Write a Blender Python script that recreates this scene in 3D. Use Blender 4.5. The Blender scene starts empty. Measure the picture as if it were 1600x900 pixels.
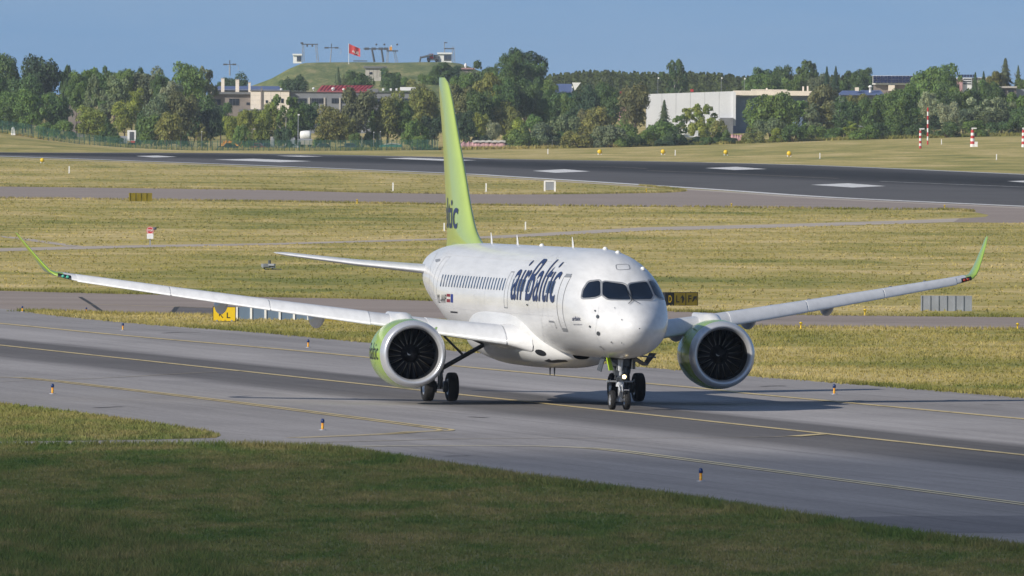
import bpy, bmesh, math, random
import numpy as np
from mathutils import Vector, Matrix
from mathutils.bvhtree import BVHTree

SC = bpy.context.scene
COL = SC.collection
random.seed(7)
RNG = np.random.default_rng(11)

# ------------------------------------------------------------------ camera
F_PX, CAM_H, PITCH, ROLL = 26568.0, 10.698, 0.01114, 0.0056
cp, sp = math.cos(PITCH), math.sin(PITCH)
cr, sr = math.cos(ROLL), math.sin(ROLL)
cam_d = bpy.data.cameras.new("camera")
cam = bpy.data.objects.new("camera", cam_d)
COL.objects.link(cam)
_fw = Vector((0, cp, -sp)); _up = Vector((0, sp, cp)); _rt = Vector((1, 0, 0))
_r = _rt * cr + _up * sr
_u = -_rt * sr + _up * cr
cam.matrix_world = Matrix(((_r.x, _u.x, -_fw.x, 0), (_r.y, _u.y, -_fw.y, 0), (_r.z, _u.z, -_fw.z, CAM_H), (0, 0, 0, 1)))
cam_d.sensor_fit = 'HORIZONTAL'; cam_d.sensor_width = 36.0
cam_d.lens = F_PX / 1600 * 36.0
cam_d.clip_start = 5.0; cam_d.clip_end = 60000.0
SC.camera = cam

# ------------------------------------------------------------------ light
SUN_TO = Vector((-1.42, -1.15, 1.0)).normalized()          # towards the sun
SUN_EL = math.asin(SUN_TO.z); SUN_AZ = math.atan2(SUN_TO.x, SUN_TO.y)
world = bpy.data.worlds.new("World"); SC.world = world; world.use_nodes = True
wn = world.node_tree.nodes; wl = world.node_tree.links
wn.clear()
wo = wn.new("ShaderNodeOutputWorld"); bg = wn.new("ShaderNodeBackground")
sky = wn.new("ShaderNodeTexSky"); sky.sky_type = 'NISHITA'; sky.sun_disc = False
sky.sun_elevation = SUN_EL; sky.sun_rotation = SUN_AZ
sky.altitude = 100; sky.air_density = 1.0; sky.dust_density = 0.4; sky.ozone_density = 2.5
stc = wn.new('ShaderNodeTexCoord'); slift = wn.new('ShaderNodeVectorMath'); slift.operation = 'ADD'; slift.inputs[1].default_value = (0, 0, 0.22)
snorm = wn.new('ShaderNodeVectorMath'); snorm.operation = 'NORMALIZE'
wl.new(stc.outputs['Generated'], slift.inputs[0]); wl.new(slift.outputs[0], snorm.inputs[0]); wl.new(snorm.outputs[0], sky.inputs[0])   # the clear air sits above a low haze: look a little higher into it
tint = wn.new("ShaderNodeMix"); tint.data_type = 'RGBA'; tint.blend_type = 'MULTIPLY'; tint.inputs[0].default_value = 1.0
tint.inputs[7].default_value = (0.95, 1.0, 1.06, 1)
cmap = wn.new('ShaderNodeMapping'); cmap.inputs['Scale'].default_value = (9, 9, 55); cnoi = wn.new('ShaderNodeTexNoise'); cnoi.inputs['Scale'].default_value = 1.0; cnoi.inputs['Detail'].default_value = 6; cnoi.inputs['Roughness'].default_value = 0.6
crmp = wn.new('ShaderNodeValToRGB'); crmp.color_ramp.elements[0].position = 0.40; crmp.color_ramp.elements[0].color = (0, 0, 0, 1); crmp.color_ramp.elements[1].position = 0.72; crmp.color_ramp.elements[1].color = (0.30, 0.30, 0.30, 1)
cmix = wn.new('ShaderNodeMix'); cmix.data_type = 'RGBA'; cmix.inputs[7].default_value = (4.6, 5.1, 5.6, 1)      # thin high veil cloud
wl.new(stc.outputs['Generated'], cmap.inputs[0]); wl.new(cmap.outputs[0], cnoi.inputs[0]); wl.new(cnoi.outputs[0], crmp.inputs[0]); wl.new(crmp.outputs[0], cmix.inputs[0]); wl.new(sky.outputs[0], cmix.inputs[6])
wl.new(cmix.outputs[2], tint.inputs[6]); wl.new(tint.outputs[2], bg.inputs[0]); wl.new(bg.outputs[0], wo.inputs[0])
bg.inputs[1].default_value = 0.075
sun_d = bpy.data.lights.new("sun", 'SUN'); sun = bpy.data.objects.new("sun", sun_d); COL.objects.link(sun)
sun_d.energy = 3.4; sun_d.angle = math.radians(0.5); sun_d.color = (1.0, 0.93, 0.82)
sun.rotation_euler = SUN_TO.to_track_quat('Z', 'Y').to_euler(); sun.location = (-40, 400, 60)
SC.view_settings.view_transform = 'Standard'; SC.view_settings.look = 'None'
SC.view_settings.gamma = 1.0; SC.view_settings.use_curve_mapping = False
SC.view_settings.exposure = 0.45
SC.cycles.max_bounces = 6; SC.cycles.volume_bounces = 0

# ------------------------------------------------------------------ helpers
def tag(o, label=None, cat=None, group=None, kind=None):
    if label: o['label'] = label
    if cat: o['category'] = cat
    if group: o['group'] = group
    if kind: o['kind'] = kind
    return o

def empty(name, loc=(0, 0, 0), rz=0.0):
    o = bpy.data.objects.new(name, None); COL.objects.link(o)
    o.location = loc; o.rotation_euler = (0, 0, rz); o.empty_display_size = 0.5
    return o

def link_mesh(name, me, mat=None, parent=None):
    o = bpy.data.objects.new(name, me); COL.objects.link(o)
    if mat is not None and not me.materials: me.materials.append(mat)
    if parent is not None: o.parent = parent
    return o

def copy_tree(o, parent=None):
    c = o.copy(); COL.objects.link(c)
    if parent is not None: c.parent = parent
    for ch in list(o.children): copy_tree(ch, c)
    return c

class MB:
    """collects shapes, then links them as one mesh object"""
    def __init__(s): s.v = []; s.f = []; s.sm = []
    def add(s, v, f, smooth=False):
        n = len(s.v); s.v += [tuple(p) for p in v]; s.f += [tuple(i + n for i in q) for q in f]; s.sm += [smooth] * len(f)
        return s
    def box(s, c, d, rz=0.0, taper=1.0):
        x, y, z = d[0] / 2, d[1] / 2, d[2] / 2; co, si = math.cos(rz), math.sin(rz); v = []
        for k in (-1, 1):
            t = 1.0 if k < 0 else taper
            for a, b in ((-x, -y), (x, -y), (x, y), (-x, y)):
                a *= t; b *= t
                v.append((c[0] + a * co - b * si, c[1] + a * si + b * co, c[2] + k * z))
        return s.add(v, [(3, 2, 1, 0), (4, 5, 6, 7), (0, 1, 5, 4), (1, 2, 6, 5), (2, 3, 7, 6), (3, 0, 4, 7)])
    def tube(s, p, q, r0, r1=None, n=8, caps=True):
        r1 = r0 if r1 is None else r1
        p = Vector(p); q = Vector(q); d = (q - p).normalized()
        a = d.orthogonal().normalized(); b = d.cross(a); v = []
        for (c, r) in ((p, r0), (q, r1)):
            for k in range(n):
                t = 2 * math.pi * k / n
                v.append(c + a * (r * math.cos(t)) + b * (r * math.sin(t)))
        f = [(k, (k + 1) % n, n + (k + 1) % n, n + k) for k in range(n)]
        s.add(v, f, True)
        if caps: s.add(v, [tuple(range(n - 1, -1, -1)), tuple(range(n, 2 * n))])
        return s
    def lathe(s, o, ax, prof, n=32, smooth=True, cap0=False, cap1=False):
        o = Vector(o); ax = Vector(ax).normalized(); a = ax.orthogonal().normalized(); b = ax.cross(a)
        v = []; m = len(prof)
        for (t, r) in prof:
            for k in range(n):
                g = 2 * math.pi * k / n
                v.append(o + ax * t + a * (r * math.cos(g)) + b * (r * math.sin(g)))
        f = [(i * n + k, i * n + (k + 1) % n, (i + 1) * n + (k + 1) % n, (i + 1) * n + k) for i in range(m - 1) for k in range(n)]
        if cap0: f.append(tuple(range(n - 1, -1, -1)))
        if cap1: f.append(tuple((m - 1) * n + k for k in range(n)))
        return s.add(v, f, smooth)
    def grid(s, rows, closed=False, smooth=True, flip=False):
        m = len(rows); n = len(rows[0]); v = [p for r in rows for p in r]; f = []
        for i in range(m - 1):
            for k in range(n if closed else n - 1):
                q = (i * n + k, i * n + (k + 1) % n, (i + 1) * n + (k + 1) % n, (i + 1) * n + k)
                f.append(q[::-1] if flip else q)
        return s.add(v, f, smooth)
    def mesh(s, name):
        me = bpy.data.meshes.new(name); me.from_pydata(s.v, [], s.f); me.polygons.foreach_set("use_smooth", s.sm); me.update()
        return me
    def build(s, name, mat=None, parent=None):
        return link_mesh(name, s.mesh(name), mat, parent)

def np_mesh(name, verts, faces, nper):
    """verts (n,3), faces (m,nper) numpy"""
    me = bpy.data.meshes.new(name)
    m = len(faces)
    me.vertices.add(len(verts)); me.vertices.foreach_set("co", np.asarray(verts, dtype=np.float32).ravel())
    me.loops.add(m * nper); me.loops.foreach_set("vertex_index", np.asarray(faces, dtype=np.int32).ravel())
    me.polygons.add(m); me.polygons.foreach_set("loop_start", np.arange(0, m * nper, nper, dtype=np.int32))
    me.update(calc_edges=True)
    return me

def ray(px, py):
    u = px - 800.0; v = py - 450.0
    u0 = u * cr + v * sr; v0 = -u * sr + v * cr
    x = u0 / F_PX; zc = -v0 / F_PX
    return Vector((x, cp + zc * sp, -sp + zc * cp))
def at(px, py, Y):
    d = ray(px, py); t = Y / d.y
    return Vector((d.x * t, Y, CAM_H + d.z * t))
def flat(px, py, z=0.0):
    d = ray(px, py); t = (z - CAM_H) / d.z
    return Vector((d.x * t, d.y * t, z))
def pxm(Y): return F_PX / Y            # photo pixels per metre at depth Y

# terrain: flat airfield, a bank rising beyond the runway
_hx = np.array([-400, -105.4, -97.5, -88.3, -76.4, -65.9, -39.5, -13.2, 6.6, 26.3, 43.5, 65.9, 85.6, 105.4, 400])
_hz = np.array([5.0, 3.5, 2.2, 1.0, 0.1, -0.2, -0.1, 0.2, 0.6, 1.1, 1.7, 2.6, 3.2, 3.8, 5.0])
def terrain(X, Y):
    H = np.interp(X * 3500.0 / np.maximum(Y, 1000), _hx, _hz)
    ye = np.interp(X, [-400, -96, 6, 78, 400], [3230, 3230, 2990, 2620, 2500])
    t = np.clip((Y - ye - 15) / (3500 - ye - 15), 0, 1)
    t = t * t * (3 - 2 * t)
    far = np.clip((Y - 3600) / 1500, 0, 1) * 9.0
    return H * t + far
def ground(px, py):
    d = ray(px, py)
    Ys = np.linspace(300, 6000, 3000); X = d.x / d.y * Ys; Z = CAM_H + d.z / d.y * Ys
    below = np.nonzero(Z < terrain(X, Ys))[0]
    Y = Ys[below[0]] if len(below) else 6000.0
    lo = Y - 2; hi = Y
    for _ in range(20):
        m = (lo + hi) / 2
        if CAM_H + d.z / d.y * m < float(terrain(np.array(d.x / d.y * m), np.array(m))): hi = m
        else: lo = m
    return Vector((d.x / d.y * hi, hi, float(terrain(np.array(d.x / d.y * hi), np.array(hi)))))
def gz(X, Y): return float(terrain(np.array(float(X)), np.array(float(Y))))

# ------------------------------------------------------------------ materials
def new_mat(name):
    m = bpy.data.materials.new(name); m.use_nodes = True
    nt = m.node_tree; b = nt.nodes["Principled BSDF"]
    return m, nt, b
def nd(nt, t, **kw):
    n = nt.nodes.new(t)
    for k, v in kw.items(): setattr(n, k, v)
    return n
def ramp(nt, fac, stops, interp='LINEAR'):
    r = nt.nodes.new("ShaderNodeValToRGB"); e = r.color_ramp.elements; r.color_ramp.interpolation = interp
    while len(e) < len(stops): e.new(0.5)
    for i, (p, c) in enumerate(stops):
        e[i].position = p; e[i].color = (c[0], c[1], c[2], 1) if not isinstance(c, (int, float)) else (c, c, c, 1)
    nt.links.new(fac, r.inputs[0]); return r.outputs[0]
def mixc(nt, fac, a, b, mode='MIX'):
    m = nt.nodes.new("ShaderNodeMix"); m.data_type = 'RGBA'; m.blend_type = mode
    for sock, val in ((m.inputs[0], fac), (m.inputs[6], a), (m.inputs[7], b)):
        if hasattr(val, 'default_value') or hasattr(val, 'is_output'): nt.links.new(val, sock)
        elif isinstance(val, (int, float)): sock.default_value = val
        else: sock.default_value = (val[0], val[1], val[2], 1)
    return m.outputs[2]
def noise(nt, vec, scale, detail=4, rough=0.55, dist=0.0):
    n = nt.nodes.new("ShaderNodeTexNoise"); n.inputs["Scale"].default_value = scale; n.inputs["Detail"].default_value = detail
    n.inputs["Roughness"].default_value = rough; n.inputs["Distortion"].default_value = dist
    if vec is not None: nt.links.new(vec, n.inputs["Vector"])
    return n.outputs["Fac"]
def mapping(nt, vec, loc=(0, 0, 0), rot=(0, 0, 0), scale=(1, 1, 1), vt='POINT'):
    m = nt.nodes.new("ShaderNodeMapping"); m.vector_type = vt
    m.inputs["Location"].default_value = loc; m.inputs["Rotation"].default_value = rot; m.inputs["Scale"].default_value = scale
    nt.links.new(vec, m.inputs["Vector"]); return m.outputs[0]
def wpos(nt): return nt.nodes.new("ShaderNodeNewGeometry").outputs["Position"]
def math_(nt, op, a, b=0.0, c=None):
    m = nt.nodes.new("ShaderNodeMath"); m.operation = op
    for i, v in enumerate((a, b) if c is None else (a, b, c)):
        if hasattr(v, 'is_output'): nt.links.new(v, m.inputs[i])
        else: m.inputs[i].default_value = v
    return m.outputs[0]

def plain(name, col, rough=0.5, metal=0.0, var=0.12, vscale=3.0, coat=0.0, bump=0.0):
    """one-colour surface with soft dirt and wear variation"""
    m, nt, b = new_mat(name)
    tc = nt.nodes.new("ShaderNodeTexCoord").outputs["Object"]
    n1 = noise(nt, tc, vscale, 5, 0.6)
    dark = [c * (1 - var) for c in col]; lite = [min(1, c * (1 + var * 0.6)) for c in col]
    c = ramp(nt, n1, [(0.3, dark), (0.7, lite)])
    nt.links.new(c, b.inputs["Base Color"])
    b.inputs["Roughness"].default_value = rough; b.inputs["Metallic"].default_value = metal
    if coat: b.inputs["Coat Weight"].default_value = coat; b.inputs["Coat Roughness"].default_value = 0.08
    if bump:
        bp = nd(nt, "ShaderNodeBump"); bp.inputs["Strength"].default_value = bump; bp.inputs["Distance"].default_value = 0.02
        nt.links.new(noise(nt, tc, vscale * 6, 4), bp.inputs["Height"]); nt.links.new(bp.outputs[0], b.inputs["Normal"])
    return m

def white_paint(name, col=(0.69, 0.69, 0.69), rough=0.26):
    m, nt, b = new_mat(name)
    tc = nt.nodes.new("ShaderNodeTexCoord").outputs["Object"]
    st = noise(nt, mapping(nt, tc, scale=(0.25, 2.2, 2.2)), 1.6, 5, 0.6)
    c = ramp(nt, st, [(0.32, [v * 0.88 for v in col]), (0.60, col)])
    nt.links.new(c, b.inputs["Base Color"]); b.inputs["Roughness"].default_value = rough
    b.inputs["Coat Weight"].default_value = 0.12; b.inputs["Coat Roughness"].default_value = 0.1
    return m

M = {}
M['white'] = white_paint('aircraft_white_paint')
M['wing'] = white_paint('wing_grey_paint', (0.56, 0.57, 0.59), 0.35)
M['slat'] = white_paint('slat_bare_paint', (0.62, 0.63, 0.65), 0.3)
M['belly'] = white_paint('belly_paint', (0.68, 0.68, 0.67), 0.3)
M['lime'] = plain('lime_green_paint', (0.30, 0.455, 0.06), 0.25, 0, 0.06, 1.0, coat=0.5)
M['lime_sky_sheen'] = plain('lime_green_fin_sky_sheen', (0.35, 0.46, 0.12), 0.3, 0, 0.06, 1.0, coat=0.6)  # lime paled in its colour for the sky's reflection on the fin
M['lip'] = plain('polished_aluminium_lip', (0.66, 0.67, 0.69), 0.30, 0.55, 0.08, 2.0)
M['metal'] = plain('grey_metal', (0.35, 0.36, 0.38), 0.42, 0.8, 0.2, 6)
M['strut'] = plain('gear_strut_paint', (0.55, 0.57, 0.6), 0.4, 0.2, 0.25, 8)
M['strut_dark'] = plain('gear_dark_metal', (0.09, 0.10, 0.11), 0.5, 0.4, 0.3, 8)
M['tyre'] = plain('tyre_rubber', (0.010, 0.010, 0.011), 0.8, 0, 0.3, 10)
M['rim'] = plain('wheel_rim', (0.55, 0.56, 0.58), 0.35, 0.7, 0.2, 8)
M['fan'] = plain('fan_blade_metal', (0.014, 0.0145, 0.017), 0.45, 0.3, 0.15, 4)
M['fan_edge'] = plain('fan_leading_edge', (0.34, 0.31, 0.26), 0.3, 1.0, 0.1, 4)
M['dark'] = plain('dark_interior', (0.012, 0.013, 0.016), 0.6, 0, 0.2, 4)
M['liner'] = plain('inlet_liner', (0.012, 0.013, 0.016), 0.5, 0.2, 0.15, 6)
M['navy'] = plain('navy_lettering', (0.015, 0.026, 0.09), 0.4, 0, 0.05, 2)
M['black'] = plain('black_lettering', (0.012, 0.014, 0.018), 0.45, 0, 0.1, 3)
M['seam'] = plain('panel_seam_grey', (0.22, 0.23, 0.25), 0.5, 0, 0.1, 3)
M['seam_light'] = plain('panel_seam_pale', (0.50, 0.51, 0.53), 0.5, 0, 0.1, 3)
M['glass'] = plain('cockpit_glass', (0.006, 0.010, 0.020), 0.05, 0, 0.1, 2)
M['cabin_glass'] = plain('cabin_window_glass', (0.05, 0.07, 0.11), 0.15, 0, 0.2, 4)
M['frame_grey'] = plain('window_surround_grey', (0.30, 0.31, 0.33), 0.45, 0.3, 0.1, 4)
M['maroon'] = plain('flag_maroon', (0.20, 0.012, 0.025), 0.5, 0, 0.05, 4)
M['flagblue'] = plain('flag_blue', (0.01, 0.03, 0.22), 0.5, 0, 0.05, 4)
M['tag_green'] = plain('bright_lime_panel', (0.45, 0.68, 0.02), 0.5, 0, 0.05, 4)
M['orange'] = plain('orange_plastic', (0.72, 0.30, 0.02), 0.5, 0, 0.12, 6)
M['yellow'] = plain('yellow_sign_face', (0.78, 0.53, 0.01), 0.45, 0, 0.08, 2)
M['olive'] = plain('dull_yellow_metal', (0.30, 0.23, 0.01), 0.55, 0, 0.2, 2)
M['bluecap'] = plain('blue_lamp_cap', (0.01, 0.03, 0.12), 0.3, 0, 0.1, 6)
M['grey'] = plain('grey_sheet_metal', (0.33, 0.35, 0.38), 0.45, 0.3, 0.15, 2)
M['grey_dark'] = plain('dark_grey_metal', (0.10, 0.11, 0.125), 0.5, 0.3, 0.2, 2)
M['whitep'] = plain('white_painted_metal', (0.80, 0.80, 0.78), 0.5, 0, 0.12, 2)
M['redp'] = plain('red_painted_metal', (0.50, 0.03, 0.03), 0.5, 0, 0.12, 2)
M['concrete'] = plain('pale_concrete', (0.46, 0.43, 0.38), 0.85, 0, 0.2, 0.6, bump=0.2)
M['beige'] = plain('beige_block_wall', (0.80, 0.71, 0.60), 0.85, 0, 0.12, 0.5)
M['brownwall'] = plain('grey_brown_render', (0.22, 0.19, 0.17), 0.85, 0, 0.2, 0.5)
M['greywall'] = plain('blue_grey_wall', (0.19, 0.20, 0.22), 0.8, 0, 0.15, 0.4)
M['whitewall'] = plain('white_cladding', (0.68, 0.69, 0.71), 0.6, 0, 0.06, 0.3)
M['slate_shade'] = plain('slate_and_wall_shade', (0.13, 0.19, 0.27), 0.7, 0, 0.12, 0.3)  # blue-grey of sign backs; also shade coloured into hangar and bunker sides
M['redroof'] = plain('red_metal_roof', (0.42, 0.05, 0.06), 0.6, 0, 0.12, 0.6)
M['blueroof'] = plain('blue_metal_roof', (0.10, 0.14, 0.28), 0.5, 0, 0.15, 0.6)
M['greyroof'] = plain('grey_felt_roof', (0.16, 0.165, 0.175), 0.8, 0, 0.2, 0.6)
M['solar'] = plain('solar_glass', (0.015, 0.022, 0.075), 0.25, 0, 0.2, 0.5)
M['winglass'] = plain('dark_window_glass', (0.02, 0.025, 0.035), 0.15, 0, 0.3, 0.8)
M['pink'] = plain('faded_pink_sheeting', (0.46, 0.27, 0.27), 0.8, 0, 0.45, 0.8)
M['tarp'] = plain('green_tarpaulin', (0.03, 0.16, 0.12), 0.6, 0, 0.2, 1)
M['fence'] = plain('green_fence_wire', (0.03, 0.11, 0.08), 0.6, 0.1, 0.2, 1)
M['bark'] = plain('tree_bark', (0.10, 0.075, 0.055), 0.9, 0, 0.35, 2, bump=0.4)
M['birchbark'] = plain('birch_bark', (0.45, 0.42, 0.38), 0.9, 0, 0.4, 2)
M['marking_yellow'] = None

def emit(name, col, s):
    m, nt, b = new_mat(name)
    n = noise(nt, nt.nodes.new("ShaderNodeTexCoord").outputs["Object"], 8)
    c = ramp(nt, n, [(0.2, [v * 0.9 for v in col]), (0.8, col)])
    nt.links.new(c, b.inputs["Base Color"]); nt.links.new(c, b.inputs["Emission Color"]); b.inputs["Emission Strength"].default_value = s
    return m
M['lamp'] = emit('lit_taxi_lamp', (1.0, 0.80, 0.45), 4.0)
M['navgreen'] = emit('lit_green_nav_lamp', (0.06, 0.38, 0.27), 0.15)
M['navred'] = plain('red_nav_lens', (0.25, 0.03, 0.015), 0.2, 0, 0.1, 4)

# ---- grass colour, shared by the ground sheet and the tufts standing on it
def grass_nodes(nt, tuft=False):
    P = wpos(nt)
    v = mapping(nt, P, scale=(1, 1, 0))
    big = noise(nt, mapping(nt, v, scale=(0.020, 0.0055, 0)), 1.0, 5, 0.6, 0.3)
    mid = noise(nt, mapping(nt, v, rot=(0, 0, 0.12), scale=(0.10, 0.028, 0)), 1.0, 5, 0.62, 0.4)
    fine = noise(nt, mapping(nt, v, scale=(1.2, 0.35, 0)), 1.0, 4, 0.6)
    streak = noise(nt, mapping(nt, v, rot=(0, 0, -0.05), scale=(0.012, 0.16, 0)), 1.0, 4, 0.6)
    sy = nt.nodes.new("ShaderNodeSeparateXYZ"); nt.links.new(P, sy.inputs[0])
    near = nt.nodes.new("ShaderNodeMapRange"); near.inputs[1].default_value = 625; near.inputs[2].default_value = 525
    near.inputs[3].default_value = 0.0; near.inputs[4].default_value = 1.0
    nt.links.new(sy.outputs[1], near.inputs[0])          # the near verge is lusher than the sun-dried airfield; island's partial shade coloured in
    clump = noise(nt, mapping(nt, v, rot=(0, 0, .3), scale=(0.42, 0.075, 0)), 1.0, 6, 0.68, 0.6)
    mow = noise(nt, mapping(nt, v, rot=(0, 0, .10), scale=(0.006, 0.075, 0)), 1.0, 5, 0.62, 0.3)
    t = math_(nt, 'MULTIPLY', big, 0.30)
    t = math_(nt, 'MULTIPLY_ADD', mid, 0.36, t)
    t = math_(nt, 'MULTIPLY_ADD', streak, 0.10, t)
    t = math_(nt, 'MULTIPLY_ADD', mow, 0.24, t)
    tn_ = math_(nt, 'MULTIPLY_ADD', clump, 0.62, math_(nt, 'MULTIPLY', big, 0.20))
    tn_ = math_(nt, 'MULTIPLY_ADD', streak, 0.18, tn_)
    colf = ramp(nt, t, [(0.405, (0.210, 0.220, 0.062)), (0.46, (0.325, 0.290, 0.088)), (0.515, (0.455, 0.370, 0.138)), (0.585, (0.60, 0.475, 0.225))])
    coln = ramp(nt, tn_, [(0.33, (0.068, 0.129, 0.043)), (0.43, (0.136, 0.181, 0.056)), (0.5, (0.205, 0.205, 0.078)), (0.58, (0.291, 0.24, 0.11)), (0.68, (0.422, 0.339, 0.179))])
    col = mixc(nt, near.outputs[0], colf, coln)
    f2 = ramp(nt, fine, [(0.25, 0.74), (0.75, 1.22)])
    col = mixc(nt, 1.0, col, f2, 'MULTIPLY')
    return col, fine
m, nt, b = new_mat('grass_ground')
c, fine = grass_nodes(nt)
nt.links.new(c, b.inputs["Base Color"]); b.inputs["Roughness"].default_value = 0.95; b.inputs["Specular IOR Level"].default_value = 0.1
bp = nd(nt, "ShaderNodeBump"); bp.inputs["Strength"].default_value = 0.25; bp.inputs["Distance"].default_value = 0.12
nt.links.new(fine, bp.inputs["Height"]); nt.links.new(bp.outputs[0], b.inputs["Normal"])
M['grass'] = m
m, nt, b = new_mat('grass_blades')
c, fine = grass_nodes(nt, True)
at_ = nd(nt, "ShaderNodeAttribute", attribute_name="tint")
c = mixc(nt, 1.0, c, at_.outputs["Color"], 'MULTIPLY')
nt.links.new(c, b.inputs["Base Color"]); b.inputs["Roughness"].default_value = 0.8; b.inputs["Specular IOR Level"].default_value = 0.15
tr = nd(nt, "ShaderNodeBsdfTranslucent"); nt.links.new(c, tr.inputs[0])
mx = nd(nt, "ShaderNodeMixShader"); mx.inputs[0].default_value = 0.45
nt.links.new(b.outputs[0], mx.inputs[1]); nt.links.new(tr.outputs[0], mx.inputs[2])
nt.links.new(mx.outputs[0], nt.nodes["Material Output"].inputs[0])
M['blades'] = m

# ---- foliage: colour comes from each tree's own object colour
m, nt, b = new_mat('foliage')
oi = nd(nt, "ShaderNodeObjectInfo")
lt = nd(nt, "ShaderNodeAttribute", attribute_name="tint")
c = mixc(nt, 1.0, oi.outputs["Color"], lt.outputs["Color"], 'MULTIPLY')
n = noise(nt, nt.nodes.new("ShaderNodeTexCoord").outputs["Object"], 5.0, 3)
c = mixc(nt, 1.0, c, ramp(nt, n, [(0.3, (0.8, 0.85, 0.9)), (0.7, (1.2, 1.12, 0.95))]), 'MULTIPLY')
nt.links.new(c, b.inputs["Base Color"]); b.inputs["Roughness"].default_value = 0.65; b.inputs["Specular IOR Level"].default_value = 0.2
tr = nd(nt, "ShaderNodeBsdfTranslucent"); nt.links.new(c, tr.inputs[0])
mx = nd(nt, "ShaderNodeMixShader"); mx.inputs[0].default_value = 0.25
nt.links.new(b.outputs[0], mx.inputs[1]); nt.links.new(tr.outputs[0], mx.inputs[2])
nt.links.new(mx.outputs[0], nt.nodes["Material Output"].inputs[0])
M['foliage'] = m

# ---- taxiway asphalt with the dark, oil-stained wheel track along its centre line
CL0 = flat(0, 540); CL1 = flat(1600, 712)
TD = (CL1 - CL0).normalized(); TA = math.atan2(TD.y, TD.x)
def asphalt(name, base, band=None, streak_rot=0.0, contrast=0.12):
    m, nt, b = new_mat(name)
    P = wpos(nt)
    v = mapping(nt, P, loc=tuple(-CL0), vt='POINT')
    vr = nd(nt, "ShaderNodeVectorRotate", rotation_type='Z_AXIS'); nt.links.new(v, vr.inputs["Vector"])
    vr.inputs["Angle"].default_value = -streak_rot
    V = vr.outputs[0]                                  # x along, y across
    s1 = noise(nt, mapping(nt, V, scale=(0.012, 0.55, 0)), 1.0, 6, 0.65, 0.2)
    s2 = noise(nt, mapping(nt, V, scale=(0.05, 0.10, 0)), 1.0, 4, 0.6, 0.6)
    s3 = noise(nt, mapping(nt, V, scale=(1.5, 6.0, 0)), 1.0, 3, 0.6)
    lo = [c * (1 - contrast * 1.6) for c in base]; hi = [c * (1 + contrast * 1.3) for c in base]
    t = math_(nt, 'MULTIPLY_ADD', s2, 0.45, math_(nt, 'MULTIPLY', s1, 0.55))
    c = ramp(nt, t, [(0.36, lo), (0.64, hi)])
    c = mixc(nt, 1.0, c, ramp(nt, s3, [(0.3, 0.9), (0.7, 1.1)]), 'MULTIPLY')
    s4 = noise(nt, mapping(nt, V, rot=(0, 0, .04), scale=(0.02, 1.6, 0)), 1.0, 5, 0.7, 0.4)      # rubber and oil streaks
    c = mixc(nt, 1.0, c, ramp(nt, s4, [(0.30, 0.78), (0.46, 1.0), (0.62, 1.0), (0.75, 1.12)]), 'MULTIPLY')
    if band:
        sx = nd(nt, "ShaderNodeSeparateXYZ"); nt.links.new(V, sx.inputs[0])
        wob = math_(nt, 'MULTIPLY_ADD', s1, 1.2, sx.outputs[1])
        r = nd(nt, "ShaderNodeMapRange"); r.inputs[1].default_value = -12; r.inputs[2].default_value = 12
        nt.links.new(wob, r.inputs[0])
        k = ramp(nt, r.outputs[0], band)
        c = mixc(nt, 1.0, c, k, 'MULTIPLY')
    nt.links.new(c, b.inputs["Base Color"]); b.inputs["Roughness"].default_value = 0.9; b.inputs["Specular IOR Level"].default_value = 0.15
    bp = nd(nt, "ShaderNodeBump"); bp.inputs["Strength"].default_value = 0.25; bp.inputs["Distance"].default_value = 0.01
    nt.links.new(s3, bp.inputs["Height"]); nt.links.new(bp.outputs[0], b.inputs["Normal"])
    return m
M['taxi'] = asphalt('taxiway_asphalt', (0.305, 0.288, 0.284), [(0.0, 0.94), (0.22, 1.0), (0.28, 1.06), (0.36, 0.50), (0.47, 0.43), (0.53, 0.48), (0.63, 0.43), (0.68, 1.10), (0.80, 1.16), (0.90, 1.0), (1.0, 0.96)], TA)
M['taxi2'] = asphalt('old_taxiway_asphalt', (0.315, 0.262, 0.230), None, 0.0)
M['patch'] = asphalt('dark_asphalt_repair', (0.15, 0.14, 0.14), None, 0.0)
M['patch2'] = asphalt('newer_asphalt', (0.20, 0.19, 0.194), None, TA)
M['joint'] = plain('bitumen_joint', (0.035, 0.035, 0.036), 0.8, 0, 0.2, 1)
M['path'] = asphalt('concrete_path', (0.46, 0.40, 0.34), None, 0.0)
# runway: along/across come from the strip's own UV map
m, nt, b = new_mat('runway_asphalt')
uv = nd(nt, "ShaderNodeUVMap", uv_map="strip").outputs[0]
su = nd(nt, "ShaderNodeSeparateXYZ"); nt.links.new(uv, su.inputs[0])
s1 = noise(nt, mapping(nt, uv, scale=(3.0, 60.0, 0)), 1.0, 6, 0.65)
s2 = noise(nt, mapping(nt, wpos(nt), scale=(0.08, 0.02, 0)), 1.0, 4)
vv = math_(nt, 'MULTIPLY_ADD', s1, 0.12, math_(nt, 'ADD', su.outputs[1], -0.06))
c = ramp(nt, vv, [(0.0, 0.115), (0.38, 0.105), (0.48, 0.05), (0.62, 0.026), (0.78, 0.032), (0.9, 0.075), (1.0, 0.10)])
c = mixc(nt, 1.0, c, ramp(nt, s2, [(0.3, (0.88, 0.86, 0.86)), (0.7, (1.1, 1.06, 1.06))]), 'MULTIPLY')
nt.links.new(c, b.inputs["Base Color"]); b.inputs["Roughness"].default_value = 0.9; b.inputs["Specular IOR Level"].default_value = 0.12
M['runway'] = m
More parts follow.
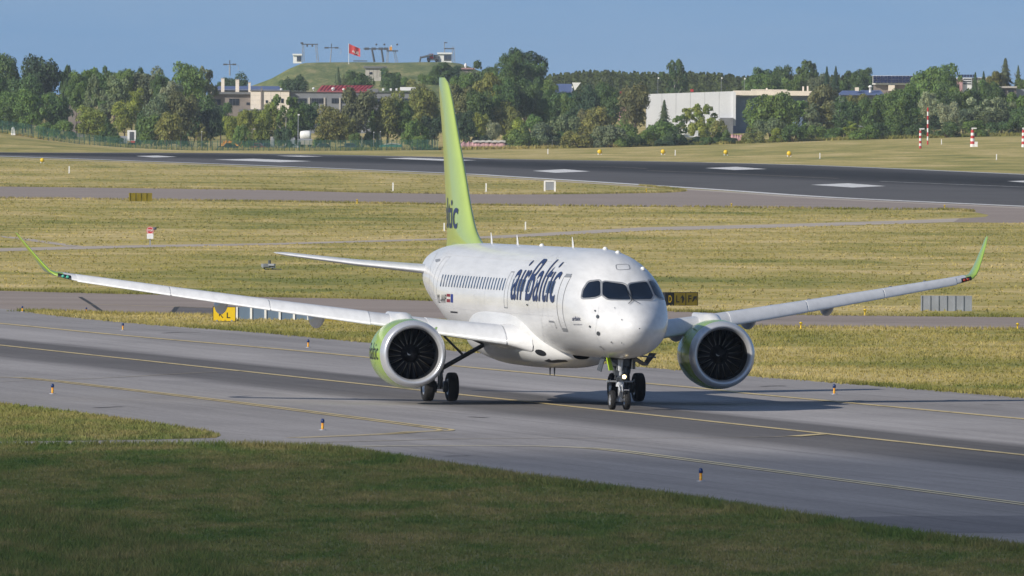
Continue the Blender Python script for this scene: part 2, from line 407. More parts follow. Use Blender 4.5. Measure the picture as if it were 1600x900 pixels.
def worn_paint(name, col, thresh):
    m, nt, b = new_mat(name)
    P = wpos(nt)
    n1 = noise(nt, mapping(nt, P, scale=(1.5, 0.25, 0)), 1.0, 5, 0.7)
    c = ramp(nt, n1, [(thresh - 0.12, [v * 0.45 for v in col]), (thresh + 0.12, col)])
    nt.links.new(c, b.inputs["Base Color"]); b.inputs["Roughness"].default_value = 0.75
    return m
M['line_yellow'] = worn_paint('worn_yellow_paint', (0.58, 0.46, 0.23), 0.38)
M['line_faint'] = worn_paint('faded_yellow_paint', (0.36, 0.30, 0.20), 0.45)
M['line_cream'] = worn_paint('worn_cream_paint', (0.66, 0.58, 0.38), 0.36)
M['line_white'] = worn_paint('worn_white_paint', (0.72, 0.71, 0.69), 0.38)

# ------------------------------------------------------------------ the ground
xs = np.concatenate([[-4000, -2000, -1000, -500, -300], np.arange(-200, 201, 8.0), [300, 500, 1000, 2000, 4000]])
ys = np.concatenate([[-300, 0, 200], np.arange(320, 2400, 40.0), np.arange(2400, 3700, 15.0), np.arange(3700, 5300, 80.0), [6000, 8000, 12000]])
X, Y = np.meshgrid(xs, ys); Z = terrain(X, Y)
V = np.stack([X, Y, Z], -1).reshape(-1, 3); nx = len(xs)
i, j = np.meshgrid(np.arange(len(ys) - 1), np.arange(nx - 1), indexing='ij'); a = (i * nx + j).ravel()
Fq = np.stack([a, a + 1, a + nx + 1, a + nx], 1)
me = np_mesh('grass_field', V, Fq, 4); me.polygons.foreach_set("use_smooth", [True] * len(Fq))
tag(link_mesh('grass_field', me, M['grass']), kind='structure')

def sheet(name, pts, z, mat, thick=0.0):
    """flat ground sheet from a photo outline laid on the plain"""
    bm = bmesh.new()
    vs = [bm.verts.new((p.x, p.y, z)) for p in (flat(*q) for q in pts)]
    f = bm.faces.new(vs)
    if f.normal.z < 0 or f.calc_area() == 0: pass
    bm.normal_update()
    if f.normal.z < 0: f.normal_flip()
    bmesh.ops.triangulate(bm, faces=[f])
    me = bpy.data.meshes.new(name); bm.to_mesh(me); bm.free()
    return tag(link_mesh(name, me, mat), kind='structure')
def dense(pts, n=6):
    """smooth a photo polyline"""
    P = [Vector((a, b)) for a, b in pts]; out = []
    for i in range(len(P) - 1):
        p0 = P[max(i - 1, 0)]; p1 = P[i]; p2 = P[i + 1]; p3 = P[min(i + 2, len(P) - 1)]
        for k in range(n):
            t = k / n
            q = 0.5 * ((2 * p1) + (p2 - p0) * t + (2 * p0 - 5 * p1 + 4 * p2 - p3) * t * t + (3 * p1 - p0 - 3 * p2 + p3) * t ** 3)
            out.append((q.x, q.y))
    out.append(tuple(pts[-1])); return out
def ribbon(name, pts, width, z, mat, offs=(0.0,), smooth=True):
    mb = MB()
    P = [flat(*q) for q in (dense(pts) if smooth else pts)]
    for off in offs:
        L = []; R = []
        for i, p in enumerate(P):
            d = (P[min(i + 1, len(P) - 1)] - P[max(i - 1, 0)]).normalized(); n = Vector((-d.y, d.x, 0))
            L.append(Vector((p.x, p.y, z)) + n * (off + width / 2)); R.append(Vector((p.x, p.y, z)) + n * (off - width / 2))
        mb.grid([R, L], smooth=False)
    return tag(mb.build(name, mat), kind='structure')

NEAR_EDGE = [(-200, 695), (0, 697), (200, 697), (340, 697), (420, 699), (510, 704), (640, 724), (800, 748), (950, 768), (1100, 789), (1250, 813), (1400, 837), (1600, 862), (1800, 889)]
FAR_EDGE = [(56, 489), (187, 503), (300, 512), (412, 520), (562, 534), (800, 556), (1000, 573), (1178, 588), (1343, 601), (1600, 621.5), (1800, 638)]
sheet('taxiway', dense(NEAR_EDGE) + dense(FAR_EDGE[::-1]) + [(40, 486.5), (-200, 462)], 0.012, M['taxi'])
MID_TOP = [(-200, 452), (0, 454.5), (173, 459), (289, 461.5), (450, 465), (640, 469), (900, 480), (1176, 491), (1600, 496), (1800, 498)]
MID_BOT = [(-200, 500), (30, 486.8), (52, 487), (184, 491), (331, 494.5), (533, 500), (800, 505), (1176, 511.5), (1600, 515.5), (1800, 517)]
sheet('taxiway', MID_TOP + MID_BOT[::-1], 0.008, M['taxi2'])
sheet('asphalt_patch', [(278, 479.5), (372, 482.5), (500, 487), (500, 499), (372, 495), (268, 492.6)], 0.016, M['patch'])
sheet('asphalt_patch', [(1262, 812.5), (1330, 809), (1420, 807), (1800, 806), (1800, 836), (1600, 834), (1396, 833)], 0.0165, M['patch2'])
for q in ([(255, 521), (280, 520), (312, 520)], [(1190, 604.6), (1215, 603.5), (1224, 604)], [(1535, 633), (1562, 633.6)], [(695, 713.5), (735, 713)], [(148, 638), (190, 636)], [(735, 652), (760, 653.5)]): ribbon('bitumen_joint', q, 0.30, 0.022, M['patch'])
ribbon('bitumen_joint', [(125, 464.5), (142, 475), (161, 488.5)], 0.22, 0.02, M['joint'])
ribbon('bitumen_joint', [(277, 479.5), (267, 492)], 0.25, 0.021, M['joint'])
ribbon('bitumen_joint', [(277, 479.5), (330, 481)], 0.2, 0.022, M['joint'])
P3_TOP = [(-200, 290), (0, 291.5), (400, 296.5), (560, 301), (800, 304), (1000, 302), (1050, 300.3), (1067, 298.5), (1050, 295.5), (1000, 290.5)]
P3_BOT = [(-200, 307), (0, 310), (400, 315), (800, 321.5), (1100, 324), (1350, 327.3), (1470, 327.8), (1520, 331), (1545, 336), (1540, 339), (1500, 341.5), (1470, 347.2), (1600, 348.5), (1800, 350)]
sheet('taxiway', P3_TOP + [(1300, 309.5), (1600, 323), (1800, 333)] + P3_BOT[::-1], 0.008, M['taxi2'])
sheet('concrete_path', [(-200, 395), (0, 388), (105, 385.5), (233, 383), (420, 380.3), (680, 373), (800, 367), (1000, 355.5), (1200, 351), (1400, 345), (1500, 341.2), (1490, 347), (1400, 350), (1200, 356), (1000, 361), (800, 371.5), (680, 375.5), (420, 383), (233, 386.5), (105, 390), (0, 393), (-200, 402)], 0.012, M['path'])
ribbon('worn_track', [(-200, 354), (0, 369.5), (60, 377), (118, 385)], 1.2, 0.010, M['path'])
# runway strip with along / across coordinates
RW_NEAR = [(-250, 236.5), (0, 245), (350, 257.5), (700, 271.5), (800, 277), (1100, 296), (1300, 309.5), (1600, 323.5), (1800, 333)]
RW_FAR = [(-250, 233.5), (0, 238), (350, 239.3), (700, 245.5), (800, 248.5), (1100, 253.5), (1300, 259), (1600, 272), (1800, 281)]
nr = [flat(*q) for q in dense(RW_NEAR, 10)]; fr = [flat(*q) for q in dense(RW_FAR, 10)]
bm = bmesh.new(); lay = bm.loops.layers.uv.new("strip"); rows = []
for k in range(len(nr)):
    rows.append([(bm.verts.new(nr[k].lerp(fr[k], t / 12) + Vector((0, 0, 0.016))), (k / len(nr), t / 12)) for t in range(13)])
for k in range(len(nr) - 1):
    for t in range(12):
        q = [rows[k][t], rows[k + 1][t], rows[k + 1][t + 1], rows[k][t + 1]]
        f = bm.faces.new([a for a, _ in q])
        for lp, (_, w) in zip(f.loops, q): lp[lay].uv = w
bmesh.ops.recalc_face_normals(bm, faces=bm.faces[:])
me = bpy.data.meshes.new('runway'); bm.to_mesh(me); bm.free()
tag(link_mesh('runway', me, M['runway']), kind='structure')
def edge_pts(e, dy): return [(a, b + dy) for a, b in e]
ribbon('runway_edge_line', edge_pts(RW_NEAR, -0.9), 1.9, 0.024, M['line_white'])
ribbon('runway_edge_line', edge_pts(RW_FAR, 0.6), 1.5, 0.024, M['line_white'])
ribbon('runway_shoulder', edge_pts(RW_NEAR, 1.6), 2.2, 0.010, M['path'])
for pts in ([(335, 249.6), (395, 248.2), (487, 252.0), (437, 253.6)], [(212, 244.0), (245, 243.2), (277, 245.2), (240, 246.2)],
            [(832, 267.2), (882, 264.6), (922, 268), (868, 270.2)], [(1102, 262.8), (1150, 260.8), (1198, 264.3), (1148, 265.8)],
            [(1267, 289), (1325, 286.6), (1384, 291), (1332, 293.2)], [(1574, 283.4), (1640, 281), (1700, 286), (1640, 288)],
            [(600, 247.6), (640, 246.6), (745, 250.6), (700, 251.6)], [(430, 243.6), (470, 243.2), (505, 244.6), (470, 245.2)]):
    sheet('runway_marking', pts, 0.026, M['line_white'])
ribbon('runway_centre_line', [(1010, 266.5), (1150, 272), (1310, 279)], 0.5, 0.026, M['line_faint'])
ribbon('runway_centre_line', [(1375, 283.5), (1500, 288.5), (1640, 294)], 0.5, 0.026, M['line_white'])
ribbon('runway_centre_line', [(905, 259.5), (960, 261), (1010, 263.5)], 0.5, 0.026, M['line_faint'])
# yellow taxiway lines
ribbon('centre_line', [(-100, 529.3), (1700, 722.8)], 0.34, 0.028, M['line_yellow'], smooth=False)
ribbon('edge_line', [(-100, 497.5), (0, 506), (187, 524.3), (375, 540.6), (525, 554.3), (700, 571.5), (850, 585.5), (1100, 608), (1178, 616.5), (1400, 637), (1600, 655.5), (1700, 665)], 0.42, 0.028, M['line_yellow'], offs=(0.0,))
ribbon('edge_line', [(-100, 589.5), (0, 590.3), (56, 593), (187, 608), (375, 630.4), (600, 659.3), (655, 666.5), (684, 670.3), (696, 672.2), (690, 674), (647, 675.8), (600, 679.3), (457, 685.3)], 0.20, 0.028, M['line_yellow'], offs=(-0.19, 0.19))
ribbon('edge_line', [(560, 698.6), (650, 697.6), (756, 697.4), (850, 698.4), (944, 703), (1050, 716), (1100, 722.6), (1270, 745), (1600, 788.8), (1700, 802)], 0.20, 0.028, M['line_cream'], offs=(-0.19, 0.19))
ribbon('lead_off_line', [(457, 693), (600, 689.7), (725, 686.7), (912, 685.4), (1050, 685.3), (1197, 684), (1250, 681.5), (1286, 678.6)], 0.20, 0.030, M['line_faint'])
ribbon('lead_off_line', [(0, 597), (150, 592), (281, 584.8), (345, 581.5), (376, 580.8)], 0.12, 0.030, M['line_faint'])
ribbon('lead_off_line', [(1240, 683), (1270, 680.5), (1290, 679.3)], 0.5, 0.031, M['line_yellow'])
ribbon('centre_line', [(-100, 473), (34, 475), (157, 476.7), (331, 482), (500, 487.5)], 0.25, 0.028, M['line_yellow'])
ribbon('centre_line', [(1100, 496.5), (1176, 499), (1400, 504.5), (1700, 511)], 0.25, 0.028, M['line_faint'])
# grass island on the apron at the left
ISLAND = [(-200, 612), (0, 631), (75, 640), (187, 654), (262, 665), (319, 674), (344, 681), (337, 685), (225, 688), (0, 691), (-200, 692)]
sheet('grass_island', ISLAND, 0.022, M['grass'])

# ------------------------------------------------------------------ grass tufts (uncountable)
def inside(px, py, poly):
    c = np.zeros(len(px), bool); P = np.array(poly); j = len(P) - 1
    for i in range(len(P)):
        xi, yi = P[i]; xj, yj = P[j]
        c ^= ((yi > py) != (yj > py)) & (px < (xj - xi) * (py - yi) / (yj - yi + 1e-12) + xi); j = i
    return c
def W(pts): return [tuple(flat(*q).xy) for q in pts]
def tufts(name, poly, n, h, w, green=1.0, edge=None, shade=1.0, spread=(.22, .8)):
    """blades scattered over a ground outline (world metres), optionally along an edge"""
    P = np.array(poly); lo = P.min(0); hi = P.max(0); x = np.empty(0); y = np.empty(0)
    if edge is not None:
        E = np.array(edge); seg = np.linalg.norm(np.diff(E, axis=0), axis=1); cum = np.concatenate([[0], np.cumsum(seg)])
        t = RNG.uniform(0, cum[-1], n); x = np.interp(t, cum, E[:, 0]) + RNG.normal(0, spread[0], n); y = np.interp(t, cum, E[:, 1]) + RNG.normal(0, spread[1], n)
    else:
        while len(x) < n:
            a = RNG.uniform(lo[0], hi[0], n); b_ = RNG.uniform(lo[1], hi[1], n); k = inside(a, b_, poly)
            x = np.concatenate([x, a[k]]); y = np.concatenate([y, b_[k]])
        x = x[:n]; y = y[:n]
    z = terrain(x, y) + 0.02
    nb = 3
    x = np.repeat(x, nb) + RNG.normal(0, w * 0.6, n * nb); y = np.repeat(y, nb) + RNG.normal(0, w * 0.6, n * nb); z = np.repeat(z, nb); N = n * nb
    hh = h * RNG.uniform(0.35, 1.0, N) * (0.6 + 0.4 * RNG.random(N)); ww = w * RNG.uniform(0.5, 1.0, N)
    an = RNG.uniform(0, math.pi, N); lx = RNG.normal(0, 0.45, N) * hh; ly = RNG.normal(0, 0.45, N) * hh
    V = np.empty((N, 3, 3), np.float32)
    V[:, 0] = np.stack([x - ww * np.cos(an) / 2, y - ww * np.sin(an) / 2, z], 1)
    V[:, 1] = np.stack([x + ww * np.cos(an) / 2, y + ww * np.sin(an) / 2, z], 1)
    V[:, 2] = np.stack([x + lx, y + ly, z + hh], 1)
    me = np_mesh(name, V.reshape(-1, 3), np.arange(N * 3).reshape(-1, 3), 3)
    ca = me.color_attributes.new("tint", 'FLOAT_COLOR', 'POINT')
    br = np.repeat(RNG.uniform(0.95, 1.3, N), 3) * shade; gr = np.repeat(RNG.uniform(0, 1, N), 3)
    colr = np.stack([br * (1 - 0.12 * green * gr), br, br * (1 - 0.15 * gr), np.ones(N * 3)], 1)
    ca.data.foreach_set("color", colr.astype(np.float32).ravel())
    o = link_mesh(name, me, M['blades']); tag(o, kind='stuff'); return o
near_poly = W(dense(NEAR_EDGE[1:-1]) + [(1700, 930), (-100, 930), (-100, 697)])
tag(tufts('grass', near_poly, 110000, 0.11, 0.04, 1.0), 'shaded mown grass verge along the near edge of the taxiway', 'grass')
tag(tufts('grass', near_poly, 14000, 0.26, 0.05, 1.0, edge=W(dense(NEAR_EDGE))), 'taller ragged grass fringe at the near taxiway edge', 'grass')
tag(tufts('grass', W(ISLAND), 10000, 0.16, 0.06, 0.6), 'dry tufted grass on the small island at the left', 'grass')
isl2 = W(dense(FAR_EDGE)) + W(MID_BOT[::-1][:-2])
tag(tufts('grass', isl2, 20000, 0.15, 0.07, 0.5), 'dry grass strip between the two nearest taxiways', 'grass')
fld = W(MID_TOP[::-1] + [(-200, 402), (0, 393), (233, 386.5), (420, 383), (680, 375.5), (800, 371.5), (1000, 361), (1200, 356), (1400, 350), (1600, 348.5), (1800, 350)])
tag(tufts('grass', fld, 17000, 0.14, 0.14, 0.5), 'wide sunlit dry grass field behind the airliner', 'grass')
fld2 = W([(-200, 395), (0, 388), (420, 380.3), (680, 373), (1000, 355.5), (1400, 345), (1540, 338)] + [(1470, 328.2), (1100, 324.5), (800, 322), (400, 315.5), (-200, 307.5)])
tag(tufts('grass', fld2, 9000, 0.15, 0.2, 0.5), 'sunlit grass strip between the narrow path and the far taxiway', 'grass')
fld3 = W([(-200, 289.5), (0, 291), (560, 300.5), (800, 303.5), (1000, 301.5), (1060, 298.5), (800, 279.5), (350, 260), (0, 247.5), (-200, 240)])
tag(tufts('grass', fld3, 5000, 0.15, 0.3, 0.4), 'grass strip along the near side of the runway', 'grass')

# ragged verges along the pavement edges, lusher growth at the lower left, a few yellow flowers
for k, (e, n_, sh) in enumerate(((FAR_EDGE, 5200, .95), (MID_BOT[1:], 3000, .9), (MID_TOP, 3400, .85), (P3_TOP, 2400, .85), (P3_BOT[:8], 2400, .85))):
    tag(tufts('grass', None, n_, .24 if k < 3 else .35, .07 if k < 3 else .16, .8, edge=W(dense(e, 3)), shade=sh, spread=(.18, 1.0)), ['ragged grass fringe along the far edge of the near taxiway', 'ragged grass fringe on the near side of the middle taxiway', 'ragged grass fringe on the far side of the middle taxiway', 'grass fringe above the far taxiway', 'grass fringe below the far taxiway'][k], 'grass')
tag(tufts('grass', W([(-60, 792), (60, 796), (150, 806), (240, 828), (330, 862), (400, 905), (-60, 915)]), 9000, .24, .045, 1.6, shade=.92), 'dark lush taller grass at the lower left corner', 'grass')

# ================================================================== THE AIRLINER
# frame used below: a = metres aft of the nose, s = metres to starboard, z = height above ground
NG = 3.482; PSI = 0.1898
PL_X, PL_Y = 3.7087, 584.06
def T(a, s, z): return (NG - a, -s, z)
plane = empty('airliner', (PL_X, PL_Y, 0.028), PSI - math.pi / 2)
tag(plane, 'white twin-engined airliner with lime green tail and engines taxiing towards the camera', 'airplane')
PM = Matrix.Translation((PL_X, PL_Y, 0.028)) @ Matrix.Rotation(PSI - math.pi / 2, 4, 'Z')
PMI = PM.inverted()
CAM_L = PMI @ Vector((0, 0, CAM_H))                       # camera in the aircraft's own frame

def pchip(x, y):
    x = np.array(x, float); y = np.array(y, float); h = np.diff(x); d = np.diff(y) / h; m = np.zeros(len(x))
    for i in range(1, len(x) - 1):
        if d[i - 1] * d[i] > 0:
            w1 = 2 * h[i] + h[i - 1]; w2 = h[i] + 2 * h[i - 1]; m[i] = (w1 + w2) / (w1 / d[i - 1] + w2 / d[i])
    m[0] = d[0]; m[-1] = d[-1]
    def f(q):
        q = np.asarray(q, float); i = np.clip(np.searchsorted(x, q) - 1, 0, len(x) - 2); t = (q - x[i]) / h[i]
        return ((1 + 2 * t) * (1 - t) ** 2 * y[i] + t * (1 - t) ** 2 * h[i] * m[i] + t * t * (3 - 2 * t) * y[i + 1] + t * t * (t - 1) * h[i] * m[i + 1])
    return f
ST = [  # a, top, bottom, half width, height of widest point
    (0.0, 2.84, 2.84, 0.0, 2.84), (0.06, 3.05, 2.60, .26, 2.82), (0.25, 3.27, 2.33, .54, 2.80), (0.6, 3.49, 2.10, .83, 2.80), (1.1, 3.71, 1.93, 1.10, 2.85),
    (1.65, 3.92, 1.84, 1.29, 2.95), (2.2, 4.28, 1.79, 1.43, 3.07), (2.8, 4.70, 1.76, 1.54, 3.20), (3.5, 5.03, 1.74, 1.63, 3.34), (4.5, 5.28, 1.73, 1.70, 3.48),
    (5.6, 5.42, 1.73, 1.735, 3.56), (7.0, 5.50, 1.74, 1.75, 3.61), (15, 5.50, 1.75, 1.75, 3.62), (24.5, 5.50, 1.78, 1.75, 3.64), (26.5, 5.50, 1.92, 1.745, 3.70), (28.5, 5.49, 2.15, 1.72, 3.80),
    (30.5, 5.47, 2.52, 1.62, 4.16), (32.5, 5.43, 2.98, 1.43, 4.18), (34.5, 5.33, 3.50, 1.14, 4.36), (36.3, 5.16, 3.98, .80, 4.50), (37.6, 4.96, 4.30, .50, 4.58), (38.3, 4.82, 4.44, .32, 4.62)]
_q = np.sqrt([r[0] for r in ST])
FT, FB, FW, FZ = [pchip(_q, [r[k] for r in ST]) for k in (1, 2, 3, 4)]
def fus(a, th):
    """fuselage surface; th=0 starboard side, 90 top, 180 port, 270 keel (degrees)"""
    q = math.sqrt(max(a, 0)); t, b_, w, zm = float(FT(q)), float(FB(q)), float(FW(q)), float(FZ(q))
    c, s = math.cos(math.radians(th)), math.sin(math.radians(th))
    return Vector(T(a, w * c, zm + (t - zm) * s if s >= 0 else zm + (zm - b_) * s))
sta = [0.0004] + [(k / 40) ** 2 * 6.5 for k in range(1, 41)] + list(np.arange(7.0, 24.6, 0.5)) + list(np.arange(25, 38.31, 0.35)) + [38.3]
NS = 72
mb = MB(); mb.grid([[fus(a, 360.0 * k / NS) for k in range(NS)] for a in sta], closed=True, flip=False)
mb.add([fus(38.3, 360.0 * k / NS) for k in range(NS)], [tuple(range(NS))])
FUS_ME = mb.mesh('fuselage')
bm = bmesh.new(); bm.from_mesh(FUS_ME); bmesh.ops.recalc_face_normals(bm, faces=bm.faces[:]); bm.to_mesh(FUS_ME)
BV_F = BVHTree.FromBMesh(bm); bm.free()
fuselage = link_mesh('fuselage', FUS_ME, M['white'], plane)

def cast(px, py, bv):
    d = (PMI.to_3x3() @ ray(px, py)).normalized()
    h = bv.ray_cast(CAM_L, d)
    if h[0] is None: return None, None
    n = h[1]
    if n.dot(d) > 0: n = -n
    return h[0], n
def subdiv(bm, step, axes=(0, 1)):
    for ax in axes:
        lo = min(v.co[ax] for v in bm.verts); hi = max(v.co[ax] for v in bm.verts); k = lo + step
        while k < hi - 1e-4:
            nrm = Vector((0, 0, 0)); nrm[ax] = 1; co = Vector((0, 0, 0)); co[ax] = k
            bmesh.ops.bisect_plane(bm, geom=bm.verts[:] + bm.edges[:] + bm.faces[:], plane_co=co, plane_no=nrm, dist=1e-6)
            k += step
    bmesh.ops.triangulate(bm, faces=bm.faces[:])
def poly_bm(pts):
    bm = bmesh.new(); f = bm.faces.new([bm.verts.new((p[0], p[1], 0)) for p in pts]); bmesh.ops.triangulate(bm, faces=[f]); return bm
def rounded(pts, r=0.25, n=4):
    """round the corners of a photo polygon"""
    out = []; P = [Vector(p) for p in pts]
    for i, p in enumerate(P):
        a = P[i - 1]; b_ = P[(i + 1) % len(P)]
        p0 = p.lerp(a, r); p1 = p.lerp(b_, r)
        for k in range(n + 1):
            t = k / n; out.append(tuple((1 - t) ** 2 * p0 + 2 * t * (1 - t) * p + t * t * p1))
    return out
def onto(bm, fn, name, mat, parent, smooth=True):
    """bend a flat shape onto a surface through fn(x, y) -> point"""
    for v in bm.verts:
        v.co = fn(v.co.x, v.co.y)
    bm.normal_update()
    me = bpy.data.meshes.new(name); bm.to_mesh(me); bm.free()
    me.polygons.foreach_set("use_smooth", [smooth] * len(me.polygons))
    return link_mesh(name, me, mat, parent)
def px_fn(bv, off, mirror=False):
    def fn(x, y):
        p, n = cast(x, y, bv)
        if p is None: return Vector((0, 0, 3))
        q = p + n * off
        return Vector((q.x, -q.y, q.z)) if mirror else q
    return fn
def px_patch(name, pts, mat, parent, bv=None, off=0.006, step=4.0, mirror=False):
    bm = poly_bm(pts); subdiv(bm, step)
    o = onto(bm, px_fn(bv or BV_F, off, mirror), name, mat, parent)
    return o
def px_line(name, pts, w, mat, parent, bv=None, off=0.006, closed=False, mirror=False):
    """a thin strip of width w (metres) along a photo polyline on the surface"""
    bv = bv or BV_F; Q = [Vector(p) for p in pts]
    if closed: Q.append(Q[0])
    D = []
    for i in range(len(Q) - 1):
        n = max(1, int((Q[i + 1] - Q[i]).length / 3)); D += [Q[i].lerp(Q[i + 1], k / n) for k in range(n)]
    D.append(Q[-1]); P = []
    for d in D:
        p, n = cast(d.x, d.y, bv)
        if p is not None: P.append((p, n))
    L = []; R = []
    for i, (p, n) in enumerate(P):
        d = (P[min(i + 1, len(P) - 1)][0] - P[max(i - 1, 0)][0])
        if d.length < 1e-6: continue
        sd = d.normalized().cross(n).normalized() * (w / 2); c = p + n * off
        L.append(c + sd); R.append(c - sd)
    if mirror: L = [Vector((q.x, -q.y, q.z)) for q in L]; R = [Vector((q.x, -q.y, q.z)) for q in R]
    return MB().grid([L, R]).build(name, mat, parent)

def text_bm(s, step, bold=0.0, shear=0.0, space=1.0):
    cu = bpy.data.curves.new('lettering', 'FONT'); cu.body = s; cu.size = 1.0; cu.offset = bold; cu.shear = shear
    cu.space_character = space; cu.resolution_u = 4
    o = bpy.data.objects.new('lettering', cu); COL.objects.link(o)
    dg = bpy.context.evaluated_depsgraph_get(); me = bpy.data.meshes.new_from_object(o.evaluated_get(dg))
    bpy.data.objects.remove(o); bpy.data.curves.remove(cu)
    bm = bmesh.new(); bm.from_mesh(me); bpy.data.meshes.remove(me)
    lo = Vector((min(v.co.x for v in bm.verts), min(v.co.y for v in bm.verts))); hi = Vector((max(v.co.x for v in bm.verts), max(v.co.y for v in bm.verts)))
    for v in bm.verts: v.co = Vector(((v.co.x - lo.x) / (hi.x - lo.x), (v.co.y - lo.y) / (hi.y - lo.y), 0))
    bmesh.ops.remove_doubles(bm, verts=bm.verts[:], dist=1e-5)
    subdiv(bm, step)
    return bm

def arc(a, z):
    """angle on the starboard side at height z"""
    q = math.sqrt(a); t, b_, zm = float(FT(q)), float(FB(q)), float(FZ(q))
    return math.degrees(math.asin(max(-1, min(1, (z - zm) / ((t - zm) if z > zm else (zm - b_))))))
def on_side(a, th, off):
    p = fus(a, th); q = p + Vector((0, p.y, (p.z - 3.6))).normalized() * off
    return q

# ---- glazing and doors, starboard side (and the port half of the flight deck)
w_side = rounded([(909.5, 466), (912, 453), (920, 441), (938, 438.5), (938.5, 461), (930, 464.5)], 0.22)
w_front = rounded([(942, 440), (977, 444.5), (985.5, 466), (984, 468.5), (950, 467.5), (942, 461.5)], 0.2)
for mir in (False, True):
    for shp in (w_side, w_front):
        c = sum((Vector(p) for p in shp), Vector((0, 0))) / len(shp)
        big = [tuple(c + (Vector(p) - c) * 1.0 + (Vector(p) - c).normalized() * 1.6) for p in shp]
        fr = px_patch('cockpit_window', big, M['frame_grey'], fuselage, off=0.008, mirror=mir)
        px_patch('window_pane', shp, M['glass'], fr, off=0.016, mirror=mir) if False else None
        g = px_patch('cockpit_window', shp, M['glass'], fuselage, off=0.020, mirror=mir)
        bpy.data.objects.remove(fr)
        px_line('window_surround', big, 0.045, M['frame_grey'], fuselage, off=0.024, closed=True, mirror=mir)
for mir in (False, True):
    px_line('wiper', [(984.5, 455), (987.5, 471), (982, 476.5)], 0.035, M['black'], fuselage, off=0.05, mirror=mir)
def door(name, pts, w=0.035, lab=None):
    o = px_line(name, rounded(pts, 0.12, 3), w, M['seam'], fuselage, off=0.007, closed=True)
    return o
def side_rect(name, a0, a1, z0, z1, w, mat, r=0.15):
    """outline of a door on the starboard side, from aft to forward"""
    pts = []
    n = 14; L = []; R = []
    path = [(a0, z0 + (z1 - z0) * k / n) for k in range(n + 1)] + [(a0 + (a1 - a0) * k / 4, z1) for k in range(1, 5)] + [(a1, z1 + (z0 - z1) * k / n) for k in range(1, n + 1)] + [(a1 + (a0 - a1) * k / 4, z0) for k in range(1, 5)]
    P = [on_side(a, arc(a, z), 0.008) for a, z in path]
    ca = Vector((0, 0, 0))
    for p in P: ca += p / len(P)
    for i, p in enumerate(P):
        d = (P[(i + 1) % len(P)] - P[i - 1]).normalized(); nrm = Vector((0, p.y, p.z - 3.6)).normalized(); sd = d.cross(nrm).normalized() * w / 2
        L.append(p + sd); R.append(p - sd)
    L.append(L[0]); R.append(R[0])
    return MB().grid([L, R]).build(name, mat, fuselage)
side_rect('cabin_door', 5.85, 4.95, 2.75, 4.55, 0.06, M['seam'])
# bright sill and handle plates of the forward door
for (a0, a1, z0, z1) in ((5.84, 4.96, 2.66, 2.77), (5.78, 5.02, 4.53, 4.64)):
    bm = poly_bm([(a0, z0), (a1, z0), (a1, z1), (a0, z1)]); subdiv(bm, 0.3)
    onto(bm, lambda a, z: on_side(a, arc(a, z), 0.012), 'door_sill', M['frame_grey'], fuselage)
side_rect('emergency_exit', 15.5, 14.9, 3.35, 4.6, 0.04, M['seam'])
side_rect('cabin_door', 29.3, 28.5, 3.5, 5.0, 0.04, M['seam_light'])
px_line('roof_hatch', rounded([(962, 413.5), (982, 412.8), (985, 421), (964, 422)], 0.25, 3), 0.035, M['seam'], fuselage, closed=True)
# row of cabin windows: one shared mesh, each window an object
def win_mesh():
    bm = bmesh.new(); n = 14
    v = []
    for k in range(n):
        g = 2 * math.pi * k / n; c, s = math.cos(g), math.sin(g)
        v.append(bm.verts.new((0.118 * math.copysign(abs(c) ** 0.6, c), 0, 0.225 * math.copysign(abs(s) ** 0.6, s))))
    bm.faces.new(v)
    r = bmesh.ops.extrude_face_region(bm, geom=bm.faces[:]); vs = [e for e in r['geom'] if isinstance(e, bmesh.types.BMVert)]
    for q in vs: q.co.y += 0.012
    bmesh.ops.recalc_face_normals(bm, faces=bm.faces[:])
    me = bpy.data.meshes.new('cabin_window'); bm.to_mesh(me); bm.free(); me.materials.append(M['cabin_glass']); return me
WM = win_mesh(); aw = 6.85
wa_list = []
while aw < 28.2:
    if not 14.75 < aw < 15.65: wa_list.append(aw)
    aw += 0.535
for aw in wa_list:
    th = arc(aw, 4.16); p = on_side(aw, th, 0.0)
    o = link_mesh('cabin_window', WM, None, fuselage); o.location = p
    tx = fus(aw - 0.1, arc(aw - 0.1, 4.16)) - fus(aw + 0.1, arc(aw + 0.1, 4.16))
    X_ = tx.normalized(); up = (fus(aw, th + 3) - fus(aw, th - 3)).normalized(); Y_ = up.cross(X_).normalized(); Z_ = X_.cross(Y_)
    o.rotation_euler = Matrix((X_, Y_, Z_)).transposed().to_euler()
# lettering
def side_text(s, a0, a1, z0, z1, mat, name='lettering', bold=0.012, step=0.04):
    bm = text_bm(s, step, bold)
    # height runs along the skin: map through angle
    def fn(u, v):
        a = a0 + (a1 - a0) * u; t0 = arc(a, z0); t1 = arc(a, z1)
        return on_side(a, t0 + (t1 - t0) * v, 0.02)
    return onto(bm, fn, name, mat, fuselage)
side_text('airBaltic', 14.3, 6.3, 3.63, 5.09, M['navy'], bold=0.004, step=0.025)
def px_text(t, x0, x1, y0, y1, mat, step=0.1, bold=0.01):
    bm = text_bm(t, step, bold); fn = px_fn(BV_F, 0.012)
    return onto(bm, lambda u, v: fn(x0 + (x1 - x0) * u, y0 + (y1 - y0) * v), 'lettering', mat, fuselage)
px_text('airBaltic', 894.5, 907.5, 501, 494.5, M['navy'])
px_text('www.airbaltic.com', 896.5, 910, 508, 505.5, M['navy'], 0.2, 0.0)
px_text('YL-AAP', 683.5, 697.5, 473, 460, M['black'], 0.1, 0.0)
